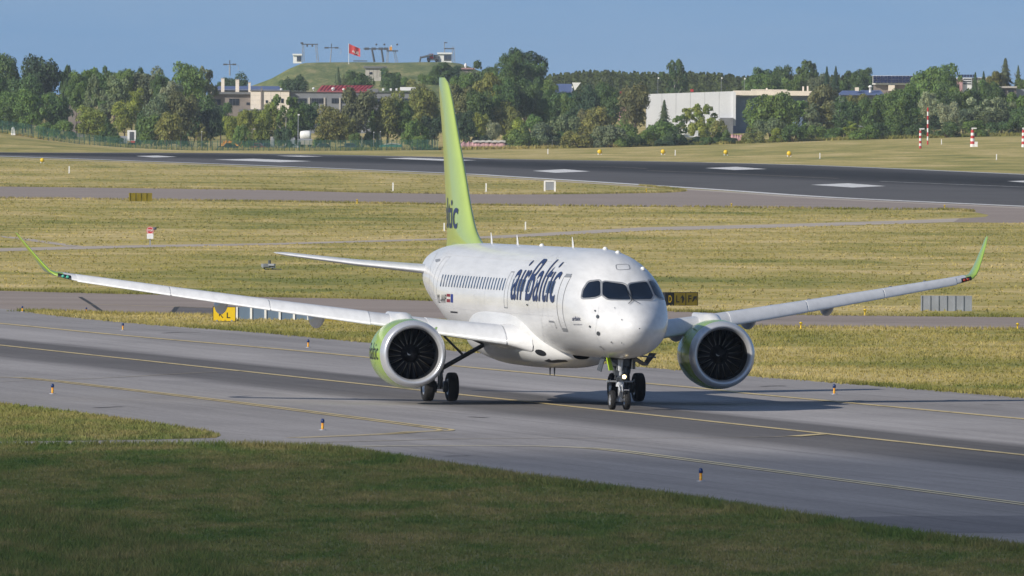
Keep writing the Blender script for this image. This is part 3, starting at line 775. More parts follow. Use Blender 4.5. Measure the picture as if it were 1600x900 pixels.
def side_patch(name, a0, a1, z0, z1, mat, off=0.012):
    bm = poly_bm([(a0, z0), (a1, z0), (a1, z1), (a0, z1)]); subdiv(bm, 0.2)
    return onto(bm, lambda a, z: on_side(a, arc(a, z), off), name, mat, fuselage)
for pts, mt in (([(698, 459), (703.5, 459.3), (703.5, 463.8), (698, 463.4)], 'maroon'), ([(698, 467), (703.5, 467.4), (703.5, 472.5), (698, 472)], 'maroon'), ([(704.3, 459.3), (708, 459.6), (708, 473), (704.3, 472.6)], 'flagblue')):
    px_patch('flag', pts, M[mt], fuselage, step=2.0)
px_patch('service_panel', [(704, 486), (715, 487), (715, 489.5), (704, 488.5)], M['black'], fuselage)
px_line('cargo_door', rounded([(857, 502), (866, 503), (870, 513)], 0.1, 2), 0.06, M['seam'], fuselage)
for (x, y, r) in ((930.5, 486, 1.2), (934.5, 495, 2.4), (922.5, 510, 1.4), (935.5, 520.5, 2.6), (956, 534, 1.0), (972, 535, 0.8), (972, 500, 0.8), (961, 482, 0.7), (824.5, 476, 1.2)):
    px_patch('air_data_probe', [(x + r * math.cos(k * .785), y + 1.25 * r * math.sin(k * .785)) for k in range(8)], M['strut_dark'], fuselage, off=0.03)
px_line('drain_mast', [(938, 541), (941, 541.5), (945, 546)], 0.05, M['strut_dark'], fuselage, off=0.03)
px_line('nose_seam', [(946, 560), (930, 520), (936, 478)], 0.015, M['seam_light'], fuselage)
px_line('skin_seam', [(872, 398), (855, 440), (846, 500), (852, 545)], 0.012, M['seam_light'], fuselage)
px_line('skin_seam', [(684, 393), (673, 415), (670, 450), (676, 485)], 0.03, M['seam_light'], fuselage)
px_patch('door_marking', rounded([(680, 405.5), (688, 404), (688, 408), (681, 410)], 0.2, 2), M['frame_grey'], fuselage)
for a in (7.6, 9.3, 11.0, 19.2, 21.0, 23.2, 25.4, 29.9):
    L = []; Rr = []
    for th in np.linspace(-40, 100, 50): L.append(on_side(a - .007, th, .004)); Rr.append(on_side(a + .007, th, .004))
    MB().grid([L, Rr]).build('skin_seam', M['seam_light'], fuselage)
for th in (48, -14):
    L = [on_side(a, th, .004) for a in np.linspace(6.5, 30, 60)]; Rr = [on_side(a, th + .3, .004) for a in np.linspace(6.5, 30, 60)]
    MB().grid([L, Rr]).build('skin_seam', M['seam_light'], fuselage)
# blade aerials and beacons on the crown
for (a, hgt) in ((27.0, 0.38), (22.1, 0.34), (11.9, 0.36)):
    base = fus(a, 90)
    mb = MB(); rows = []
    for (t, ch, back) in ((-0.05, 0.32, 0), (0.5, 0.24, 0.08), (1.0, 0.12, 0.18)):
        rows.append([base + Vector((ch / 2 * math.cos(g) - back, 0.02 * math.sin(g) * (1.3 - t), t * hgt)) for g in np.linspace(0, 2 * math.pi, 10, endpoint=False)])
    mb.grid(rows, closed=True); mb.add(rows[-1], [tuple(range(10))]); mb.build('aerial', M['white'], fuselage)
for (a, th) in ((6.6, 93), (5.4, 100), (3.6, 120), (17.3, 88)):
    p = fus(a, th); MB().lathe(p, (0, 0, 1), [(-0.03, 0.09), (0.03, 0.085), (0.07, 0.05), (0.085, 0.01)], 10, cap1=True).build('beacon', M['whitep'], fuselage)
for a in (13.4, 12.6):
    p = Vector(T(a, 0.5, 1.3)); MB().tube(p, p - Vector((0, 0, 0.28)), 0.035, 0.02, 6).build('drain_mast', M['strut_dark'], plane)

# ---- belly fairing
BF = [(10.2, .35, 1.95, 1.62), (10.9, .95, 2.05, 1.45), (11.8, 1.45, 2.2, 1.33), (13, 1.80, 2.45, 1.27), (15, 1.93, 2.6, 1.25), (19, 1.93, 2.65, 1.27), (21, 1.88, 2.6, 1.36), (23, 1.68, 2.4, 1.55), (24.5, 1.2, 2.2, 1.75), (25.5, .5, 2.1, 1.95)]
fb = [pchip([r[0] for r in BF], [r[k] for r in BF]) for k in (1, 2, 3)]
rows = []
for a in np.linspace(10.2, 25.5, 60):
    w, zt, zb = float(fb[0](a)), float(fb[1](a)), float(fb[2](a)); r_ = []
    for k in range(33):
        g = math.pi * k / 32; c, s = math.cos(g), math.sin(g)
        r_.append(T(a, w * math.copysign(abs(c) ** 0.72, c), zt - (zt - zb) * s ** 0.8))
    # close upwards into the fuselage
    r_ = [T(a, w * 0.72, zt + 0.85 * min(1, w / 1.5))] + [T(a, w * 0.93, zt + 0.42 * min(1, w / 1.5))] + r_ + [T(a, -w * 0.93, zt + 0.42 * min(1, w / 1.5))] + [T(a, -w * 0.72, zt + 0.85 * min(1, w / 1.5))]
    rows.append(r_)
mb = MB(); mb.grid(rows); BELLY = mb.mesh('belly_fairing')
bm = bmesh.new(); bm.from_mesh(BELLY); bmesh.ops.recalc_face_normals(bm, faces=bm.faces[:]); bm.to_mesh(BELLY); BV_B = BVHTree.FromBMesh(bm); bm.free()
belly = link_mesh('belly_fairing', BELLY, M['belly'], plane)
px_patch('air_intake', [(845 + 8.8 * math.cos(k * .35), 551 + 4.6 * math.sin(k * .35) + 0.25 * 8.8 * math.cos(k * .35)) for k in range(18)], M['black'], belly, BV_B, 0.01, 3)
for pts in ([(850, 563.5), (858, 560.5), (862, 563), (872, 561.5), (884, 562), (888, 565), (876, 566), (866, 566.5), (858, 566)],):
    px_patch('belly_marking', pts, M['black'], belly, BV_B, 0.01, 3)

# ---- wings
def foil(n=17, tc=0.12, droop=0.0):
    """closed section in (x aft, z up) with unit chord"""
    xs_ = [(1 - math.cos(math.pi * k / (n - 1))) / 2 for k in range(n)]
    th = lambda x: 5 * tc * (0.2969 * math.sqrt(x) - 0.126 * x - 0.3516 * x * x + 0.2843 * x ** 3 - 0.1036 * x ** 4)
    cam_ = lambda x: -droop * max(0, (0.2 - x) / 0.2) ** 2 + 0.012 * math.sin(math.pi * x)
    up = [(x, cam_(x) + th(x)) for x in xs_]; lo = [(x, cam_(x) - th(x) * 0.9) for x in xs_]
    return up[::-1] + lo[1:-1]
def wing_sec(sd, s, a, z, ch, twist, tc, droop=0.0, cant=0.0, n=17):
    out = []; ct, st_ = math.cos(twist), math.sin(twist); cc, sc = math.cos(cant), math.sin(cant)
    for (x, h) in foil(n, tc, droop):
        xx = x * ch; hh = h * ch; aa = a + xx * ct + hh * st_; up = -xx * st_ + hh * ct
        out.append(Vector(T(aa, sd * (s - up * sc), z + up * cc)))
    return out
R_ = math.radians
WS = [(1.3, 12.35, 2.26, 6.7, R_(2.2), .125, .03, 0), (1.9, 12.75, 2.36, 6.25, R_(2.0), .125, .035, 0), (3.6, 13.95, 2.58, 4.9, R_(1.2), .12, .045, 0), (5.6, 15.25, 2.85, 3.75, R_(.4), .115, .055, 0),
      (9, 17.4, 3.30, 2.95, R_(-.5), .115, .06, 0), (12.6, 19.70, 3.80, 2.2, R_(-1.2), .115, .065, 0), (15.9, 21.8, 4.27, 1.6, R_(-2), .12, .07, 0), (16.3, 22.06, 4.34, 1.52, R_(-2), .12, .05, R_(8))]
WL = [(16.3, 22.06, 4.34, 1.52, R_(-2), .12, .03, R_(8)), (16.55, 22.27, 4.39, 1.44, R_(-1), .11, .02, R_(22)), (16.72, 22.46, 4.49, 1.34, 0, .10, 0, R_(42)), (16.88, 22.74, 4.70, 1.18, 0, .095, 0, R_(54)), (17.12, 23.3, 5.06, .92, 0, .09, 0, R_(56)), (17.38, 23.95, 5.47, .66, 0, .09, 0, R_(57)), (17.56, 24.45, 5.78, .42, 0, .09, 0, R_(58)), (17.6, 24.62, 5.83, .25, 0, .08, 0, R_(58))]
def interp_ws(s):
    k = max(0, min(len(WS) - 2, sum(1 for r in WS if r[0] <= s) - 1)); r0, r1 = WS[k], WS[k + 1]; t = (s - r0[0]) / (r1[0] - r0[0])
    return tuple(r0[i] + (r1[i] - r0[i]) * t for i in range(8))
def fix(me):
    b2 = bmesh.new(); b2.from_mesh(me); bmesh.ops.recalc_face_normals(b2, faces=b2.faces[:]); b2.to_mesh(me); b2.free(); return me
for sd in (1, -1):
    mb = MB(); rows = []
    for s in np.concatenate([np.linspace(1.3, 5.6, 10), np.linspace(6.2, 16.3, 18)]):
        q = interp_ws(float(s)); rows.append(wing_sec(sd, *q))
    mb.grid(rows, closed=True); n_ = len(rows[0]); mb.add(rows[-1], [tuple(range(n_))])
    wing = link_mesh('wing', fix(mb.mesh('wing')), M['wing'], plane)
    tag(wing, 'starboard wing, to the left of the nose' if sd > 0 else 'port wing, to the right of the nose')
    # slats: separate leading-edge pieces standing a little proud, with gaps between them
    for (s0, s1) in ((2.15, 4.55), (6.45, 9.6), (9.66, 12.8), (12.86, 15.85)):
        rows = []
        for s in np.linspace(s0, s1, 8):
            q = list(interp_ws(float(s))); sec = wing_sec(sd, *q, n=33); sec2 = []
            cen = Vector(T(q[1] + 0.16 * q[3], sd * q[0], q[2]))
            m_ = len(sec) // 2
            for p in sec[m_ - 11:m_ + 9]: sec2.append(p + (p - cen).normalized() * 0.028)
            rows.append(sec2 + [cen])
        mb = MB(); mb.grid(rows, closed=True)
        for r_ in (rows[0], rows[-1]): mb.add(r_, [tuple(range(len(r_)))])
        link_mesh('slat', fix(mb.mesh('slat')), M['slat'], wing)
    for s in (3.3, 7.4, 8.6, 10.1, 11.3, 13.4, 14.8):
        q = interp_ws(s); sec = wing_sec(sd, *q, n=33); p = sec[12]
        MB().lathe(p, (0, 0, 1), [(-0.02, .06), (.035, .06), (.045, .03)], 8, cap1=True).build('wing_fitting', M['grey_dark'], wing)
    mb = MB(); rows = [wing_sec(sd, *r) for r in WL]; mb.grid(rows, closed=True); mb.add(rows[-1], [tuple(range(len(rows[0])))])
    wlet = link_mesh('winglet', fix(mb.mesh('winglet')), M['lime'], wing)
    # navigation lamp set into the leading edge of the tip
    rows = []
    for s in np.linspace(16.06, 16.48, 6):
        q = interp_ws(float(min(s, 16.29))); f_ = (s - 16.3) if s > 16.3 else 0
        sec = wing_sec(sd, s, q[1] + f_ * .8, q[2] + f_ * .22, q[3], q[4], q[5], q[6], q[7], n=33)
        m_ = len(sec) // 2; rows.append([p + Vector((0.03, 0, 0.008)) for p in sec[m_ - 6:m_ + 4]])
    MB().grid(rows).build('nav_light_housing', M['liner'], wing)
    q = interp_ws(16.2)
    for ds in (-0.02, 0.13):
        p = Vector(T(q[1] - 0.045 + ds * .65, sd * (16.2 + ds), q[2] - 0.02 + ds * .15))
        MB().lathe(p, (1, -0.3 * sd, 0.1), [(-0.04, .055), (0.01, .055), (0.03, .04), (0.04, .01)], 10, cap1=True).build('nav_light', M['navgreen'] if sd > 0 else M['navred'], wing)
    # flap track fairings under the wing
    for (s, L_, r0) in ((4.9, 3.2, .34), (7.75, 2.9, .30), (10.9, 2.4, .26)):
        q = interp_ws(s); mb = MB(); rows = []
        for t in np.linspace(0, 1, 14):
            rr = max(0.01, r0 * (math.sin(math.pi * min(1, t * 1.02) ** 0.75)) ** 0.7); aa = q[1] + q[3] * 0.42 + t * L_
            zz = q[2] - 0.06 - 0.24 * math.sin(math.pi * t) - t * 0.02
            rows.append([Vector(T(aa, sd * s + rr * 0.66 * math.cos(g), zz + rr * 0.95 * math.sin(g))) for g in np.linspace(0, 2 * math.pi, 16, endpoint=False)])
        mb.grid(rows, closed=True); link_mesh('flap_track_fairing', fix(mb.mesh('flap_track_fairing')), M['wing'], wing)
    # root fillet
    mb = MB(); rows = []
    for (s, ex) in ((1.45, 0.75), (1.75, .35), (2.1, .02)):
        q = list(interp_ws(max(1.3, s))); q[1] -= ex; q[3] += ex * 1.2; q[5] += ex * 0.05; rows.append(wing_sec(sd, *q))
    mb.grid(rows, closed=True); link_mesh('wing_root_fillet', fix(mb.mesh('wing_root_fillet')), M['white'], wing)

# ---- engines
EA, ES, EZ = 12.43, 5.49, 1.757
OUT = [(0.0, 1.015), (.025, 1.06), (.08, 1.10), (.2, 1.145), (.36, 1.172)]
OUT2 = [(.36, 1.172), (.7, 1.205), (1.2, 1.225), (1.8, 1.215), (2.4, 1.16), (3.0, 1.06), (3.5, .95), (3.75, .88)]
INN = [(0.0, 1.015), (.02, .975), (.07, .935), (.16, .905), (.26, .89)]
INN2 = [(.26, .89), (.5, .885), (.9, .90), (1.3, .90)]
def blade_mesh():
    mb = MB(); rows = []
    for t in np.linspace(0, 1, 9):
        r = 0.30 + t * 0.585; tw = R_(28 + 34 * t); ch = 0.34 - 0.05 * t + 0.05 * math.sin(math.pi * t); sweep = -0.10 * t * t + 0.05 * t
        row = []
        for (x, h) in ((-.5, 0), (-.2, .02), (.2, .018), (.5, 0), (.2, -.014), (-.2, -.014)):
            ax = x * ch * math.cos(tw) ; tg = x * ch * math.sin(tw) + h * math.cos(tw) + sweep
            row.append((-(ax), tg, r))
        rows.append(row)
    mb.grid(rows, closed=True); return fix(mb.mesh('fan_blade'))
def blade_edge_mesh():
    mb = MB(); rows = []
    for t in np.linspace(0.06, 0.97, 9):
        r = 0.30 + t * 0.585; tw = R_(28 + 34 * t); ch = 0.34 - 0.05 * t + 0.05 * math.sin(math.pi * t); sweep = -0.10 * t * t + 0.05 * t; row = []
        for (x, h) in ((-.535, 0), (-.46, .016), (-.46, -.012)):
            ax = x * ch * math.cos(tw); tg = x * ch * math.sin(tw) + h * math.cos(tw) + sweep; row.append((-ax, tg, r))
        rows.append(row)
    mb.grid(rows, closed=True); return fix(mb.mesh('blade_edge'))
BLM = blade_mesh(); BLM.materials.append(M['fan']); BEM = blade_edge_mesh(); BEM.materials.append(M['fan_edge'])
AX = Vector((-1, 0, 0))
for sd in (1, -1):
    o0 = Vector(T(EA, sd * ES, EZ)); eng = empty('engine'); eng.parent = plane; eng.location = o0
    tag(eng, 'sunlit engine under the starboard wing' if sd > 0 else 'shaded engine under the port wing')
    Z0 = Vector((0, 0, 0))
    mb = MB(); mb.lathe(Z0, AX, OUT2, 64); nac = mb.build('nacelle', M['lime'], eng)
    mb = MB(); mb.lathe(Z0, AX, INN[::-1] + OUT[1:], 64); mb.build('inlet_lip', M['lip'], eng)
    MB().lathe(Z0, AX, INN2, 48).build('inlet_liner', M['liner'], eng)
    MB().lathe(Z0, AX, [(.88, .9), (.9, .893), (1.02, .893), (1.04, .9)], 48).build('fan_case_ring', M['grey_dark'], eng)
    mb = MB(); mb.lathe(Z0, AX, [(1.3, .9), (1.3, .02)], 48); mb.build('fan_duct', M['dark'], eng)
    MB().lathe(Z0, AX, [(0.60, .005), (0.63, .06), (.72, .14), (.86, .23), (1.0, .30), (1.15, .32)], 32).build('spinner', M['dark'], eng)
    # white comma painted on the spinner
    rows = []
    for t in np.linspace(0, 1, 7):
        g = R_(-50) + t * R_(75); r0_ = .05 + t * .10; w_ = .028 * math.sin(math.pi * min(1, t + .12))
        L = []
        for rr in (r0_ - w_, r0_ + w_):
            zz = 0.60 + float(np.interp(rr, [0, .06, .14, .23, .30], [0, .03, .12, .26, .40])) - 0.006
            L.append(Vector((-zz, -rr * math.cos(g), rr * math.sin(g))))
        rows.append(L)
    MB().grid(rows).build('spinner_mark', M['whitep'], eng)
    for k in range(18):
        h = link_mesh('fan_blade', BLM, None, eng); h.location = (-0.98, 0, 0); h.rotation_euler = (2 * math.pi * (k + .3) / 18, 0, 0)
        e = link_mesh('blade_edge', BEM, None, h)
    # exhaust: core cowl and plug
    MB().lathe(Z0, AX, [(3.75, .88), (3.7, .84), (3.2, .86)], 40).build('exhaust_lip', M['metal'], eng)
    MB().lathe(Z0, AX, [(2.6, .72), (3.4, .66), (4.1, .50), (4.6, .40), (4.58, .36), (4.2, .36)], 32).build('core_cowl', M['metal'], eng)
    MB().lathe(Z0, AX, [(4.2, .3), (4.7, .26), (5.3, .05), (5.35, .005)], 24).build('exhaust_plug', M['metal'], eng)
    # pylon
    mb = MB(); rows = []
    for t in np.linspace(0, 1, 10):
        a = 0.55 + t * 4.6; w = 0.30 * math.sin(math.pi * (0.08 + 0.84 * t)) ** 0.7 + 0.02
        zb = 1.05 - 0.5 * t; zt = 1.12 + 0.42 * min(1, t * 2.2) - 0.02 * t
        zt = min(zt, 1.42)
        rows.append([Vector((-a, w * x, z)) for x, z in ((-1.15, zb), (-1, (zb + zt) / 2), (-.75, zt - .06), (-.3, zt), (.3, zt), (.75, zt - .06), (1, (zb + zt) / 2), (1.15, zb))])
    mb.grid(rows); mb.add(rows[0], [tuple(range(8))]); link_mesh('pylon', fix(mb.mesh('pylon')), M['white'], eng)
    # strake on the inboard shoulder
    p0 = Vector((-0.55, 0.84 * sd, 0.84)); d_ = Vector((0, .7 * sd, .7))
    MB().add([p0, p0 + Vector((-.5, 0, 0)), p0 + Vector((-.52, 0, 0)) + d_ * .14, p0 + Vector((-.25, 0, 0)) + d_ * .12, p0 + Vector((0, .03, 0)), p0 + Vector((-.5, .03, 0)), p0 + Vector((-.52, .03, 0)) + d_ * .14, p0 + Vector((-.25, .03, 0)) + d_ * .12],
             [(0, 1, 2, 3), (7, 6, 5, 4), (0, 4, 5, 1), (1, 5, 6, 2), (2, 6, 7, 3), (3, 7, 4, 0)]).build('strake', M['lime'], eng)
    # name on both sides of the cowling
    for side in (sd,):
        bm = text_bm('airBaltic', 0.05, 0.0)
        ro = pchip([r[0] for r in OUT2], [r[1] for r in OUT2])
        def fn(u, v, side=side):
            a = (3.05 - 2.45 * u) if side > 0 else (0.6 + 2.45 * u)
            g = R_(-10 + 28 * v); r = float(ro(a)) + 0.008
            return Vector((-a, -side * r * math.cos(g), r * math.sin(g)))
        onto(bm, fn, 'lettering', M['black'], nac)

# ---- fin and tailplane
FS = [(5.30, 27.9, 7.9, .045), (5.55, 29.2, 6.5, .075), (6.0, 30.35, 5.35, .095), (6.6, 31.1, 4.75, .10), (8.0, 32.4, 3.85, .105), (9.6, 33.95, 2.85, .11), (10.9, 35.2, 2.15, .11), (11.25, 35.7, 1.7, .10), (11.42, 36.3, 1.05, .06)]
def fin_sec(z, a, ch, tc, n=17):
    return [Vector(T(a + x * ch, h * ch, z)) for (x, h) in foil(n, tc, 0)]
ff = [pchip([r[0] for r in FS], [r[k] for r in FS]) for k in (1, 2, 3)]
mb = MB(); rows = [fin_sec(float(z), float(ff[0](z)), float(ff[1](z)), float(ff[2](z))) for z in list(np.linspace(5.3, 6.6, 10)) + list(np.linspace(6.9, 10.9, 12)) + [11.1, 11.25, 11.35, 11.42]]
mb.grid(rows, closed=True); mb.add(rows[-1], [tuple(range(len(rows[0])))])
FIN = fix(mb.mesh('tail_fin')); fin = link_mesh('tail_fin', FIN, M['lime_sky_sheen'], plane)
# rudder hinge line
for sd in (1, -1):
    L = []; Rr = []
    for z in np.linspace(5.7, 11.0, 20):
        a, ch, tc = float(ff[0](z)), float(ff[1](z)), float(ff[2](z))
        th = lambda x: 5 * tc * (0.2969 * math.sqrt(x) - 0.126 * x - 0.3516 * x * x + 0.2843 * x ** 3 - 0.1036 * x ** 4)
        L.append(Vector(T(a + .66 * ch, sd * (th(.66) * ch + .012) , z))); Rr.append(Vector(T(a + .66 * ch + .05, sd * (th(.66) * ch + .012), z)))
    MB().grid([L, Rr]).build('rudder_hinge', M['seam'], fin)
    bm = text_bm('airBaltic', 0.03, 0.012)
    def over(v):
        z = 5.97 + 1.10 * v.co.y; aa = (39.6 - 7.55 * v.co.x) if sd > 0 else (31.9 + 7.55 * v.co.x); return aa > float(ff[0](z)) + .965 * float(ff[1](z))
    bmesh.ops.delete(bm, geom=[v for v in bm.verts if over(v)], context='VERTS')
    def fn(u, v, sd=sd):
        z = 5.97 + 1.10 * v
        aa = (39.6 - 7.55 * u) if sd > 0 else (31.9 + 7.55 * u)
        a, ch, tc = float(ff[0](z)), float(ff[1](z)), float(ff[2](z)); x = min(1, max(0.0, (aa - a) / ch))
        h = 5 * tc * (0.2969 * math.sqrt(x) - 0.126 * x - 0.3516 * x * x + 0.2843 * x ** 3 - 0.1036 * x ** 4) * (1.0 if sd > 0 else .9) * ch + (0.012 * math.sin(math.pi * x) * ch if sd > 0 else -0.012 * math.sin(math.pi * x) * ch)
        return Vector(T(aa, sd * (h + 0.014), z))
    onto(bm, fn, 'lettering', M['navy'], fin)
TS = [(0.55, 32.1, 4.38, 3.7, .11), (0.95, 32.5, 4.42, 3.3, .11), (3.5, 34.6, 4.68, 2.2, .105), (5.7, 36.5, 4.97, 1.35, .10), (6.0, 37.0, 5.02, .8, .07)]
for sd in (1, -1):
    mb = MB(); rows = [wing_sec(sd, s, a, z, ch, R_(-1.5), tc) for (s, a, z, ch, tc) in TS]; mb.grid(rows, closed=True); mb.add(rows[-1], [tuple(range(len(rows[0])))])
    tp = link_mesh('tailplane', fix(mb.mesh('tailplane')), M['wing'], plane)
    mb = MB(); rr = []
    for (s, a, z, ch, tc) in TS[1:4]:
        sec = wing_sec(sd, s, a, z, ch, R_(-1.5), tc, n=33); m_ = len(sec) // 2
        rr.append([p + Vector((.012, 0, 0)) for p in sec[m_ - 6:m_ + 7]])
    MB().grid(rr).build('leading_edge', M['slat'], tp)
    mb = MB(); rows = []
    for (s, ex, tc) in ((.35, .5, .2), (.7, .35, .18), (1.05, .06, .12)):
        rows.append(wing_sec(sd, s, 32.4 + (s - .95) * .82 - ex, 4.42 + (s - .95) * .1, 3.3 + ex, R_(-1.5), tc))
    mb.grid(rows, closed=True); link_mesh('tailplane_fairing', fix(mb.mesh('tailplane_fairing')), M['white'], tp)
MB().lathe(Vector(T(38.2, 0, 4.63)), (-1, 0, 0), [(-.2, .3), (0.05, .24), (.35, .17), (.36, .13), (.1, .13)], 20).build('auxiliary_exhaust', M['metal'], plane)

# ---- landing gear
def wheel(parent, c, R, w, outer):
    """tyre with rounded shoulders and a dished rim; axle along the aircraft's y"""
    t = MB().lathe(c, (0, 1, 0), [(-w * .38, R * .56), (-w * .48, R * .66), (-w * .5, R * .82), (-w * .42, R * .95), (-w * .25, R * .995), (0, R), (w * .25, R * .995), (w * .42, R * .95), (w * .5, R * .82), (w * .48, R * .66), (w * .38, R * .56)], 36).build('tyre', M['tyre'], parent)
    rm = MB()
    for sg_ in (-1, 1):
        rm.lathe(c, (0, sg_, 0), [(w * .30, R * .585), (w * .42, R * .55), (w * .40, R * .46), (w * .22, R * .40), (w * .20, R * .22), (w * .34, R * .18), (w * .36, .005)], 24)
    for k in range(9):
        g = 2 * math.pi * k / 9
        for sg_ in (-1, 1):
            p = Vector(c) + Vector((R * .31 * math.cos(g), sg_ * w * .20, R * .31 * math.sin(g))); rm.tube(p, p + Vector((0, sg_ * w * .08, 0)), R * .05, n=6)
    rm.build('rim', M['rim'], parent)
    return t
ng = empty('nose_gear'); ng.parent = plane
RN = 0.335
for s in (.25, -.25): wheel(ng, Vector(T(NG, s, RN)), RN, 0.20, s)
mb = MB(); mb.tube(T(NG, .34, RN), T(NG, -.34, RN), .06, n=10)
mb.tube(T(NG, 0, RN), T(NG - .06, 0, 1.05), .055, n=12); mb.tube(T(NG, 0, RN - .06), T(NG, 0, RN + .08), .09, n=12)
mb.build('axle_and_piston', M['rim'], ng)
mb = MB(); mb.tube(T(NG - .05, 0, .86), T(NG - .18, 0, 2.05), .095, .11, 14); mb.tube(T(NG - .05, 0, .80), T(NG - .05, 0, .98), .135, n=14); mb.tube(T(NG - .1, 0, 1.18), T(NG - .1, 0, 1.30), .14, n=14)
mb.build('strut', M['strut'], ng)
mb = MB()
for s in (-.07, .07):
    mb.tube(T(NG - .12, s, .9), T(NG - .34, s * .6, .66), .025, n=6); mb.tube(T(NG - .34, s * .6, .66), T(NG - .1, s, .42), .025, n=6)
mb.build('torque_link', M['strut'], ng)
MB().tube(T(NG - .12, .44, .975), T(NG - .12, -.44, .975), .032, n=8).tube(T(NG - .12, .47, .975), T(NG - .12, .40, .975), .05, n=8).build('tow_bar_fitting', M['grey'], ng)
mb = MB()
for s in (-1, 1):
    mb.tube(T(NG - .05, s * .13, 1.25), T(NG - .05, s * .40, 1.95), .04, n=6); mb.tube(T(NG + .2, s * .1, 1.2), T(NG + .9, s * .3, 1.9), .045, n=6)
    mb.tube(T(NG - .16, s * .12, .98), T(NG - .16, s * .12, 1.5), .02, n=5); mb.tube(T(NG - .2, s * .2, 1.05), T(NG - .12, s * .08, 1.7), .015, n=5)
mb.box(T(NG, 0, 1.62), (.35, .62, .22)); mb.box(T(NG + .1, 0, 1.40), (.25, .3, .2)); mb.box(T(NG - .18, -.02, 1.06), (.12, .34, .1)); mb.box(T(NG - .2, .16, 1.28), (.1, .12, .16)); mb.box(T(NG - .2, -.17, 1.36), (.1, .1, .2))
mb.build('strut_braces', M['strut_dark'], ng)
lampp = Vector(T(NG - .34, -.10, 1.14))
MB().lathe(lampp, (1, 0, 0), [(-.16, .03), (-.1, .1), (0, .125), (.02, .125), (.02, .10)], 16).build('lamp_housing', M['strut_dark'], ng)
MB().lathe(lampp, (1, 0, 0), [(.0, .07), (.02, .06), (.03, .004)], 16).build('taxi_lamp', M['lamp'], ng)
MB().box(T(NG - .02, 0, 1.76), (1.5, .78, .03)).build('wheel_well', M['dark'], ng)
def slab(pts, th):
    """thin plate from four corners given in (a, s, z)"""
    P = [Vector(T(*p)) for p in pts]; n = (P[1] - P[0]).cross(P[2] - P[0]).normalized() * th
    return MB().add(P + [p + n for p in P], [(3, 2, 1, 0), (4, 5, 6, 7), (0, 1, 5, 4), (1, 2, 6, 5), (2, 3, 7, 6), (3, 0, 4, 7)])
o = slab([(NG - .75, .62, 1.80), (NG - .72, .52, 1.36), (NG - .45, .32, 1.36), (NG - .45, .44, 1.80)], .03).build('gear_door', M['tag_green'], ng); tag(o, 'lime green gear door panel')
o = slab([(NG - .2, -.50, 1.80), (NG - .2, -.95, 1.52), (NG + 1.0, -1.0, 1.5), (NG + 1.0, -.50, 1.80)], .04).build('gear_door', M['strut_dark'], ng); tag(o, 'grey open gear door')
slab([(NG - .1, -.95, 1.52), (NG - .1, -1.28, 1.93), (NG + .9, -1.25, 1.93), (NG + .9, -1.0, 1.5)], .03).build('gear_door', M['strut_dark'], ng)
slab([(NG + .3, .46, 1.80), (NG + .3, .60, 1.3), (NG + 1.0, .60, 1.35), (NG + 1.0, .46, 1.80)], .03).build('gear_door', M['strut_dark'], ng)
MB().tube(T(NG + .2, -.6, 1.86), T(NG + .2, -1.32, 1.80), .03, n=6).build('door_actuator', M['grey'], ng)
MB().lathe(Vector(T(2.35, 0.05, 1.83)), (.5, 0, -1), [(-.08, .06), (.02, .06), (.05, .04), (.06, .004)], 10).build('belly_lamp', M['whitep'], ng)
MG, MS, RM = 19.07, 3.349, 0.51
for sd in (1, -1):
    g = empty('main_gear'); g.parent = plane
    for ds in (.43, -.43): wheel(g, Vector(T(MG, sd * MS + ds, RM)), RM, 0.37, ds)
    MB().tube(T(MG, sd * MS + .5, RM), T(MG, sd * MS - .5, RM), .085, n=10).tube(T(MG, sd * MS, RM), T(MG, sd * (MS - .02), 1.15), .09, n=12).build('axle_and_piston', M['strut'], g)
    MB().tube(T(MG, sd * MS, 1.0), T(MG + .05, sd * (MS + .15), 2.5), .14, .16, 12).build('strut', M['strut_dark'], g)
    MB().tube(T(MG, sd * (MS - .05), 1.15), T(MG - .05, sd * (MS - 1.75), 2.1), .085, .075, 10).build('side_brace', M['strut_dark'], g)
    mb = MB(); mb.tube(T(MG - .2, sd * (MS - .8), 1.62), T(MG - .2, sd * (MS - .1), 2.3), .045, n=8); mb.tube(T(MG - .2, sd * (MS - .75), 2.35), T(MG - .2, sd * (MS - 1.55), 2.0), .04, n=8)
    mb.tube(T(MG - .25, sd * MS, 1.1), T(MG - .45, sd * MS, .8), .04, n=6); mb.tube(T(MG - .45, sd * MS, .8), T(MG - .15, sd * MS, .45), .04, n=6)
    mb.build('lock_links', M['strut_dark'], g)
    mb = MB()
    for ds in (.2, -.2): mb.lathe(Vector(T(MG, sd * MS + ds, RM)), (0, 1, 0), [(-.07, .05), (-.07, .2), (.07, .2), (.07, .05)], 18)
    for k in range(3): mb.tube(T(MG - .12 - .03 * k, sd * (MS + .1 - .08 * k), .5), T(MG - .15, sd * (MS + .05 - .05 * k), 1.9), .014, n=5)
    mb.build('brake_pack', M['strut_dark'], g)
    slab([(MG - .45, sd * (MS + .22), 2.35), (MG - .45, sd * (MS + .20), 1.15), (MG + .45, sd * (MS + .20), 1.15), (MG + .45, sd * (MS + .22), 2.35)], .03).build('gear_door', M['belly'], g)

# ================================================================== SMALL THINGS ON THE AIRFIELD
def thing(name, loc, label, cat, group=None, rz=0.0):
    o = empty(name, loc, rz); tag(o, label, cat, group); return o
def group_root(mk, spots, labels, group):
    proto = None; out = []
    for (p, sc), lab in zip(spots, labels):
        if proto is None: proto = mk(); o = proto
        else: o = copy_tree(proto)
        o.location = p; o.scale = (sc,) * 3; o['label'] = lab; o['group'] = group; out.append(o)
    return out
